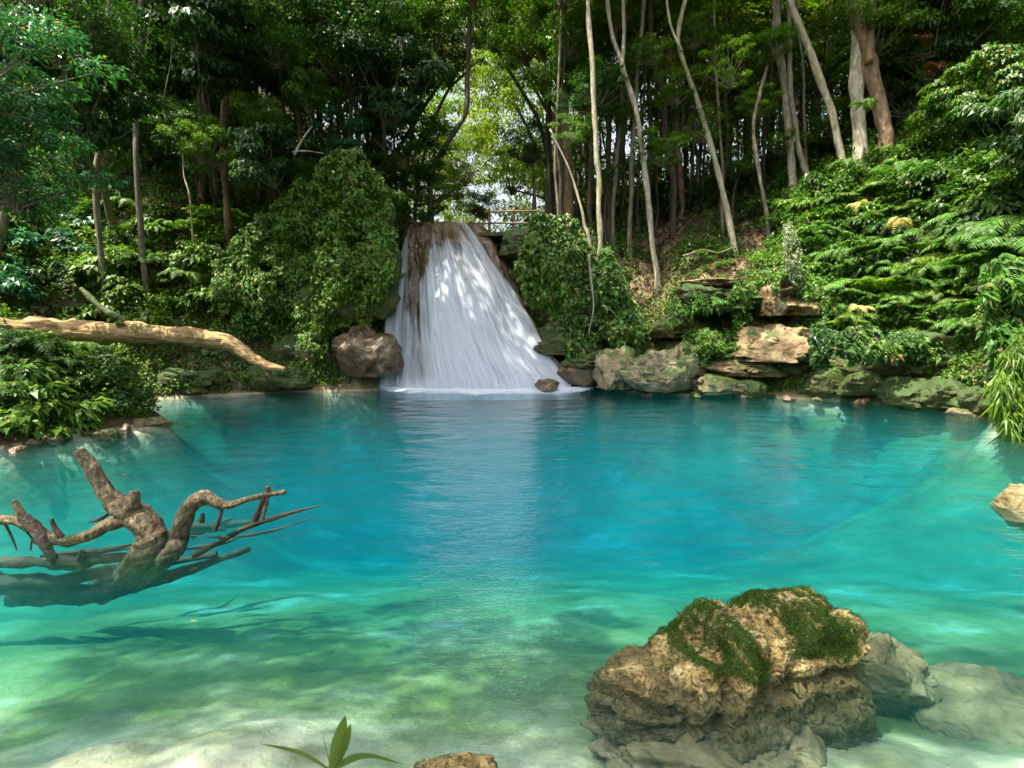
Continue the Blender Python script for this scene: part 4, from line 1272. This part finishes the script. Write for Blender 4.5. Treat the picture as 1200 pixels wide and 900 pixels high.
hanging('vine', 'fringe of leaves hanging over the lip of the tan limestone', 'vine', [(862, 322, 345), (880, 318, 352), (900, 312, 338), (925, 310, 330), (960, 318, 372), (985, 330, 395)], 15.5, 1, 2200, .12, 'leaf_green', .35)
hanging('vine', 'low leafy vine between the limestone outcrop and the long mossy boulder', 'vine', [(800, 385, 420), (830, 375, 432), (860, 392, 440), (885, 420, 445)], 15.9, 1, 2400, .11, 'leaf_green', .35)
hanging('vine', 'green vine fringe over the ledge under the dirt path', 'vine', [(780, 345, 372), (810, 335, 375), (850, 340, 372), (880, 342, 370)], 16.2, 1, 2000, .11, 'leaf_fern', .35)
hanging('vine', 'shady vine draped over the dark rocks below the bright ferns', 'vine', [(950, 385, 425), (1000, 385, 415), (1060, 390, 420), (1120, 395, 430), (1160, 400, 440)], 13.4, 1, 3600, .13, 'leaf_dark', .4)

rock('lower tan limestone shelf jutting toward the long mossy boulder', 872, 432, (.9, .7, .34), 22, 'rock_tan', D=15.4, sub=6, ridge=.28, rough=.4)
rock('tan limestone lump in the shade right where the fern bank begins', 962, 418, (.7, .6, .5), 23, 'rock_tan', D=15.1, sub=5, ridge=.28, rough=.4)
rock('pale slab put in for the sunlit patch of the dirt path', 842, 332, (.9, .9, .2), 24, 'rock_tan', D=17.0, sub=5)  # the lit spot of the path, shaped and coloured as a pale slab

shrub('small green sprout growing on top of the fallen log', 143, 384, .24, 1, 'leaf_green', D=12.45)
# roots and lianas
def root_thing(name, label, path, D, r, mat='bark_grey', group=None):
    q = np.array([P(x, y, D) for x, y in path])
    m = MB()
    tube(m, q - q[0], np.linspace(r, r * .5, len(q)), 24, 7, .3, int(path[0][0]), freq=6, wob=.05)
    tag(link(name, m.mesh(name, [M[mat]], True), None, tuple(q[0])), label, 'root', group)


root_thing('hanging_root', 'pale root hanging down the front of the vine curtain under the leaning dead stem', [(690, 298), (692, 330), (694, 360), (688, 392)], 16.6, .04, 'bark_pale')
root_thing('hanging_root', 'short white root sticking out at the foot of the vine curtain', [(706, 358), (716, 364), (724, 374)], 16.7, .035, 'bark_pale')
root_thing('hanging_root', 'forked brown root against the brown dirt gully', [(738, 338), (752, 352), (764, 362), (768, 374)], 17.0, .035, 'bark_brown')
root_thing('liana', 'thin liana hanging in the dark forest over the steep bank', [(196, -10), (200, 60), (190, 130), (196, 180)], 17.5, .022, 'bark_grey')
root_thing('liana', 'slack liana looping down between the two thin stems of the steep bank', [(140, 20), (150, 60), (158, 90), (168, 70), (176, 10)], 16.2, .02, 'bark_grey')
root_thing('dead_branch', 'pale bare broken branch in the dark leaves by the drooping crown', [(345, 182), (352, 168), (360, 156), (366, 148)], 16.5, .035, 'bark_pale')
root_thing('dead_branch', 'thin bare branch lying across the bare branch near the moss mound', [(343, 178), (360, 177), (380, 179)], 16.4, .025, 'bark_pale')
root_thing('dead_branch', 'grey dead branch lying on the dirt under the path', [(800, 300), (822, 292), (842, 296), (860, 290)], 17.6, .04, 'bark_grey')
root_thing('dead_branch', 'bleached twig lying at the tip of the leafy point', [(108, 478), (122, 484), (140, 478), (150, 476)], 11.6, .035, 'bark_pale')
rq = np.random.default_rng(8)
for i in range(11):
    x = 2 + 178 * ((i * .618 + .1) % 1)
    yw = np.interp(x, [0, 60, 130, 182], [527, 516, 505, 496])
    k = rq.uniform(.06, .19)
    rock('small stone at the water edge of the leafy point', x, yw + rq.uniform(-2, 4), (k * 1.3, k, k * .7), 300 + i, ['rock_wet', 'rock_green', 'rock_wet'][i % 3], z=.0, name='stone', sub=3, rot=rq.uniform(0, 6), group='stones along the leafy point')
for i in range(22):
    x = 560 + 600 * ((i * .618 + .1) % 1)
    yw = np.interp(x, [560, 700, 800, 900, 970, 1050, 1165], [456, 456, 463, 465, 469, 474, 488])
    k = rq.uniform(.08, .24)
    if x < 660:
        continue
    rock('small stone at the waterline below the fern bank', x, yw + rq.uniform(-3, 2), (k * 1.4, k, k * .7), 330 + i, ['rock_mossy', 'rock_green', 'rock_wet'][i % 3], z=.03, name='stone', sub=3, rot=rq.uniform(0, 6), group='stones along the far waterline')

# near grass plant at the bottom edge
g0 = P(388, 905, 1.75)
gp = thing('grass_plant', 'young green grass plant with three long blades at the near edge', 'plant', g0)
for i, (pp, w0) in enumerate([([(388, 905), (396, 872), (405, 838)], .052), ([(386, 903), (352, 885), (306, 872)], .044), ([(388, 903), (425, 888), (474, 896)], .04), ([(388, 903), (382, 880), (378, 862)], .02), ([(392, 902), (404, 872), (411, 848)], .03)]):
    c = catmull([P(a, b, 1.75 + .05 * j * (1 if i % 2 else -1)) for j, (a, b) in enumerate(pp)], 14) - g0
    t = np.linspace(0, 1, 14)[:, None]
    tg = norm(np.gradient(c, axis=0))
    sd = norm(np.cross(tg, [0.2, 1, .5]))
    ww = w0 * np.sin(np.pi * (.12 + .88 * t)) ** .8 * .5
    up = np.cross(sd, tg)
    v = np.stack([c - sd * ww + up * ww * .35, c, c + sd * ww + up * ww * .35], 1).reshape(-1, 3)
    link('blade', MB().add(v, grid_faces(14, 3)).mesh('blade', [M['leaf_bright']], True), gp)
m = MB()
leaves(m, np.zeros((1, 3)), np.array([[1, .2, 0]]), np.array([[0, 0, 1.]]), .05, .02, fold=.1, droop=.02)
tag(link('floating_leaf', m.mesh('floating_leaf', [M['leaf_cream']]), None, tuple(W(222, 728, .012))), 'single yellowish leaf floating on the open water', 'leaf')

# ------------------------------------------------------------------ uncountable leaves over the ground
def ground_scatter(name, n, size, mats, box, seed, dens=None, thick=.45, up=1.0, wid=.5):
    r = np.random.default_rng(seed)
    a, b, c = GV[:-1, :-1], GV[:-1, 1:], GV[1:, :-1]
    nn = np.cross(b - a, c - a)
    ar = np.linalg.norm(nn, axis=-1)
    cen = (b + c) * .5
    d = np.maximum(cen[..., 1], .1)
    pxx = 600 + 600 * cen[..., 0] / d * 1.0
    s = sdist(cen[..., 0].ravel(), cen[..., 1].ravel()).reshape(ar.shape)
    wgt = ar * (pxx > box[0]) * (pxx < box[1]) * (cen[..., 1] > 7) * (s > .12) * (s < box[2])
    wgt = wgt / (1 + (np.maximum(d - 17, 0) / 9) ** 2)
    if dens is not None:
        wgt = wgt * dens(pxx, s, cen)
    wgt = wgt.ravel() / wgt.sum()
    k = r.choice(len(wgt), n, p=wgt)
    i, j = np.unravel_index(k, ar.shape)
    u, v = r.random((n, 1)), r.random((n, 1))
    p = a[i, j] + (b[i, j] - a[i, j]) * u + (c[i, j] - a[i, j]) * v
    N = norm(nn[i, j])
    cl = fbm(p * 1.3, 3, seed)
    cl2 = fbm(p * 4.0, 2, seed + 1)
    p = p + (N + np.array([0, 0, .5])) * (np.clip(.35 + cl * .9 + cl2 * .3, 0, 1.6) * thick * r.uniform(.3, 1, n))[:, None]
    ax = norm(rsph(n, r) * .8 + N * .6 + np.array([0, 0, -.25]))
    nm = norm(N * .6 + np.array([0, 0, up]) + rsph(n, r) * .55)
    L = size * r.uniform(.55, 1.35, n) * (1 + np.maximum(p[:, 1] - 20, 0) * .04)
    m = MB()
    # leaves turn from kind to kind in clumps
    kind = np.clip(((fbm(p * .8, 2, seed + 5) * .9 + r.normal(size=n) * .35) * .5 + .5) * len(mats), 0, len(mats) - 1).astype(int)
    for q in range(len(mats)):
        w = kind == q
        if w.any():
            leaves(m, p[w], ax[w], nm[w], L[w], L[w] * wid, q)
    return tag(link(name, m.mesh(name, [M[x] for x in mats])), kind='stuff')


def hole(*spots):
    def f(px, s, c):
        k = np.ones_like(px)
        for (x, y, rx, ry) in spots:
            q = hit(x, y)
            k = k * (1 - .97 * np.exp(-(((c[..., 0] - q[0]) / rx) ** 2 + ((c[..., 1] - q[1]) / ry) ** 2) ** 2))
        return k
    return f


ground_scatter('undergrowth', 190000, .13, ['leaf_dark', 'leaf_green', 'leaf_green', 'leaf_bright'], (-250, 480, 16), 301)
bare = hole((765, 320, .9, 1.6), (845, 315, 1.4, 1.2), (880, 290, .9, 1.0), (790, 270, 1.4, 1.8), (905, 390, 1.0, .8))
ground_scatter('undergrowth', 52000, .13, ['leaf_dark', 'leaf_green', 'leaf_green'], (600, 905, 16), 302, bare)
ground_scatter('undergrowth', 180000, .13, ['leaf_dark', 'leaf_green', 'leaf_fern', 'leaf_green'], (900, 1500, 16), 303)
ground_scatter('leaf_litter', 16000, .11, ['leaf_litter'], (700, 920, 12), 304, None, thick=.03)


def far_forest(name, n, size, mats, px, D, z, seed, ncl):
    r = np.random.default_rng(seed)
    x = r.uniform(px[0], px[1], ncl)
    d = r.uniform(D[0], D[1], ncl)
    cx = (x - 600) / 600 * d
    gz = height(cx, d)
    c = np.stack([cx, d, np.maximum(gz, 3) + r.uniform(z[0], z[1], ncl)], -1)
    cr = r.uniform(.7, 1.7, ncl)
    k = r.integers(0, ncl, n)
    v = rsph(n, r)
    p = c[k] + v * (cr[k] * r.uniform(.4, 1, n))[:, None] * np.array([1, 1, .65])
    L = size * r.uniform(.6, 1.3, n)
    m = MB()
    q = k % len(mats)
    ax = norm(v + rsph(n, r) * .6 + np.array([0, 0, -.3]))
    nm = norm(v * .4 + np.array([0, 0, 1.]) + rsph(n, r) * .5)
    for i in range(len(mats)):
        w = q == i
        leaves(m, p[w], ax[w], nm[w], L[w], L[w] * .55, i)
    return tag(link(name, m.mesh(name, [M[a] for a in mats])), kind='stuff')


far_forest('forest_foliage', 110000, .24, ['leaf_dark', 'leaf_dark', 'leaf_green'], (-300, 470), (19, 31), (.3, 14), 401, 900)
far_forest('forest_foliage', 130000, .24, ['leaf_green', 'leaf_bright', 'leaf_yellow_glow', 'leaf_bright', 'leaf_green'], (660, 1290), (22, 38), (.3, 16), 402, 1200)
far_forest('forest_foliage', 80000, .26, ['leaf_yellow_glow', 'leaf_yellow_glow', 'leaf_bright'], (470, 690), (32, 56), (0, 22), 403, 420)
# ------------------------------------------------------------------ light, world, camera
SUN = norm(np.array([-.42, -.18, 1.05]))
w = bpy.data.worlds.new("World")
scn.world = w
w.use_nodes = True
t = NT('w', w)
sky = t.n('ShaderNodeTexSky')
sky.sky_type = 'NISHITA'
sky.sun_disc = False
sky.dust_density = 6
sky.air_density = 1.2
sky.sun_elevation = math.asin(SUN[2])
sky.sun_rotation = math.atan2(SUN[0], SUN[1])
bg = t.n('ShaderNodeBackground', Color=t.n('ShaderNodeHueSaturation', Saturation=.5, Color=sky), Strength=.15)
t.put(t.n('ShaderNodeOutputWorld').inputs[0], bg)
L = bpy.data.lights.new('sun', 'SUN')
L.energy = 5.0
L.angle = math.radians(.5)
L.color = (1.0, .91, .74)
so = bpy.data.objects.new('sun', L)
COL.objects.link(so)
so.rotation_euler = Vector(SUN).to_track_quat('Z', 'Y').to_euler()
so.location = (-20, -12, 40)

cam = bpy.data.cameras.new('camera')
cam.lens = 18
cam.sensor_width = 36
cam.clip_start = .05
cam.clip_end = 1000
co = bpy.data.objects.new('camera', cam)
COL.objects.link(co)
co.location = EYE
co.rotation_euler = (math.pi / 2 - TH, 0, 0)
scn.camera = co

v = scn.view_settings
v.view_transform = 'Standard'
v.look = 'None'
v.exposure = 1.36
v.gamma = 1
v.use_curve_mapping = False
scn.render.engine = 'CYCLES'
c = scn.cycles
c.use_denoising = True
c.max_bounces = 8
c.diffuse_bounces = 3
c.glossy_bounces = 3
c.transmission_bounces = 5
c.volume_bounces = 4
c.transparent_max_bounces = 24
c.caustics_reflective = False
c.caustics_refractive = False
c.sample_clamp_indirect = 6
c.use_adaptive_sampling = True
c.adaptive_threshold = .02
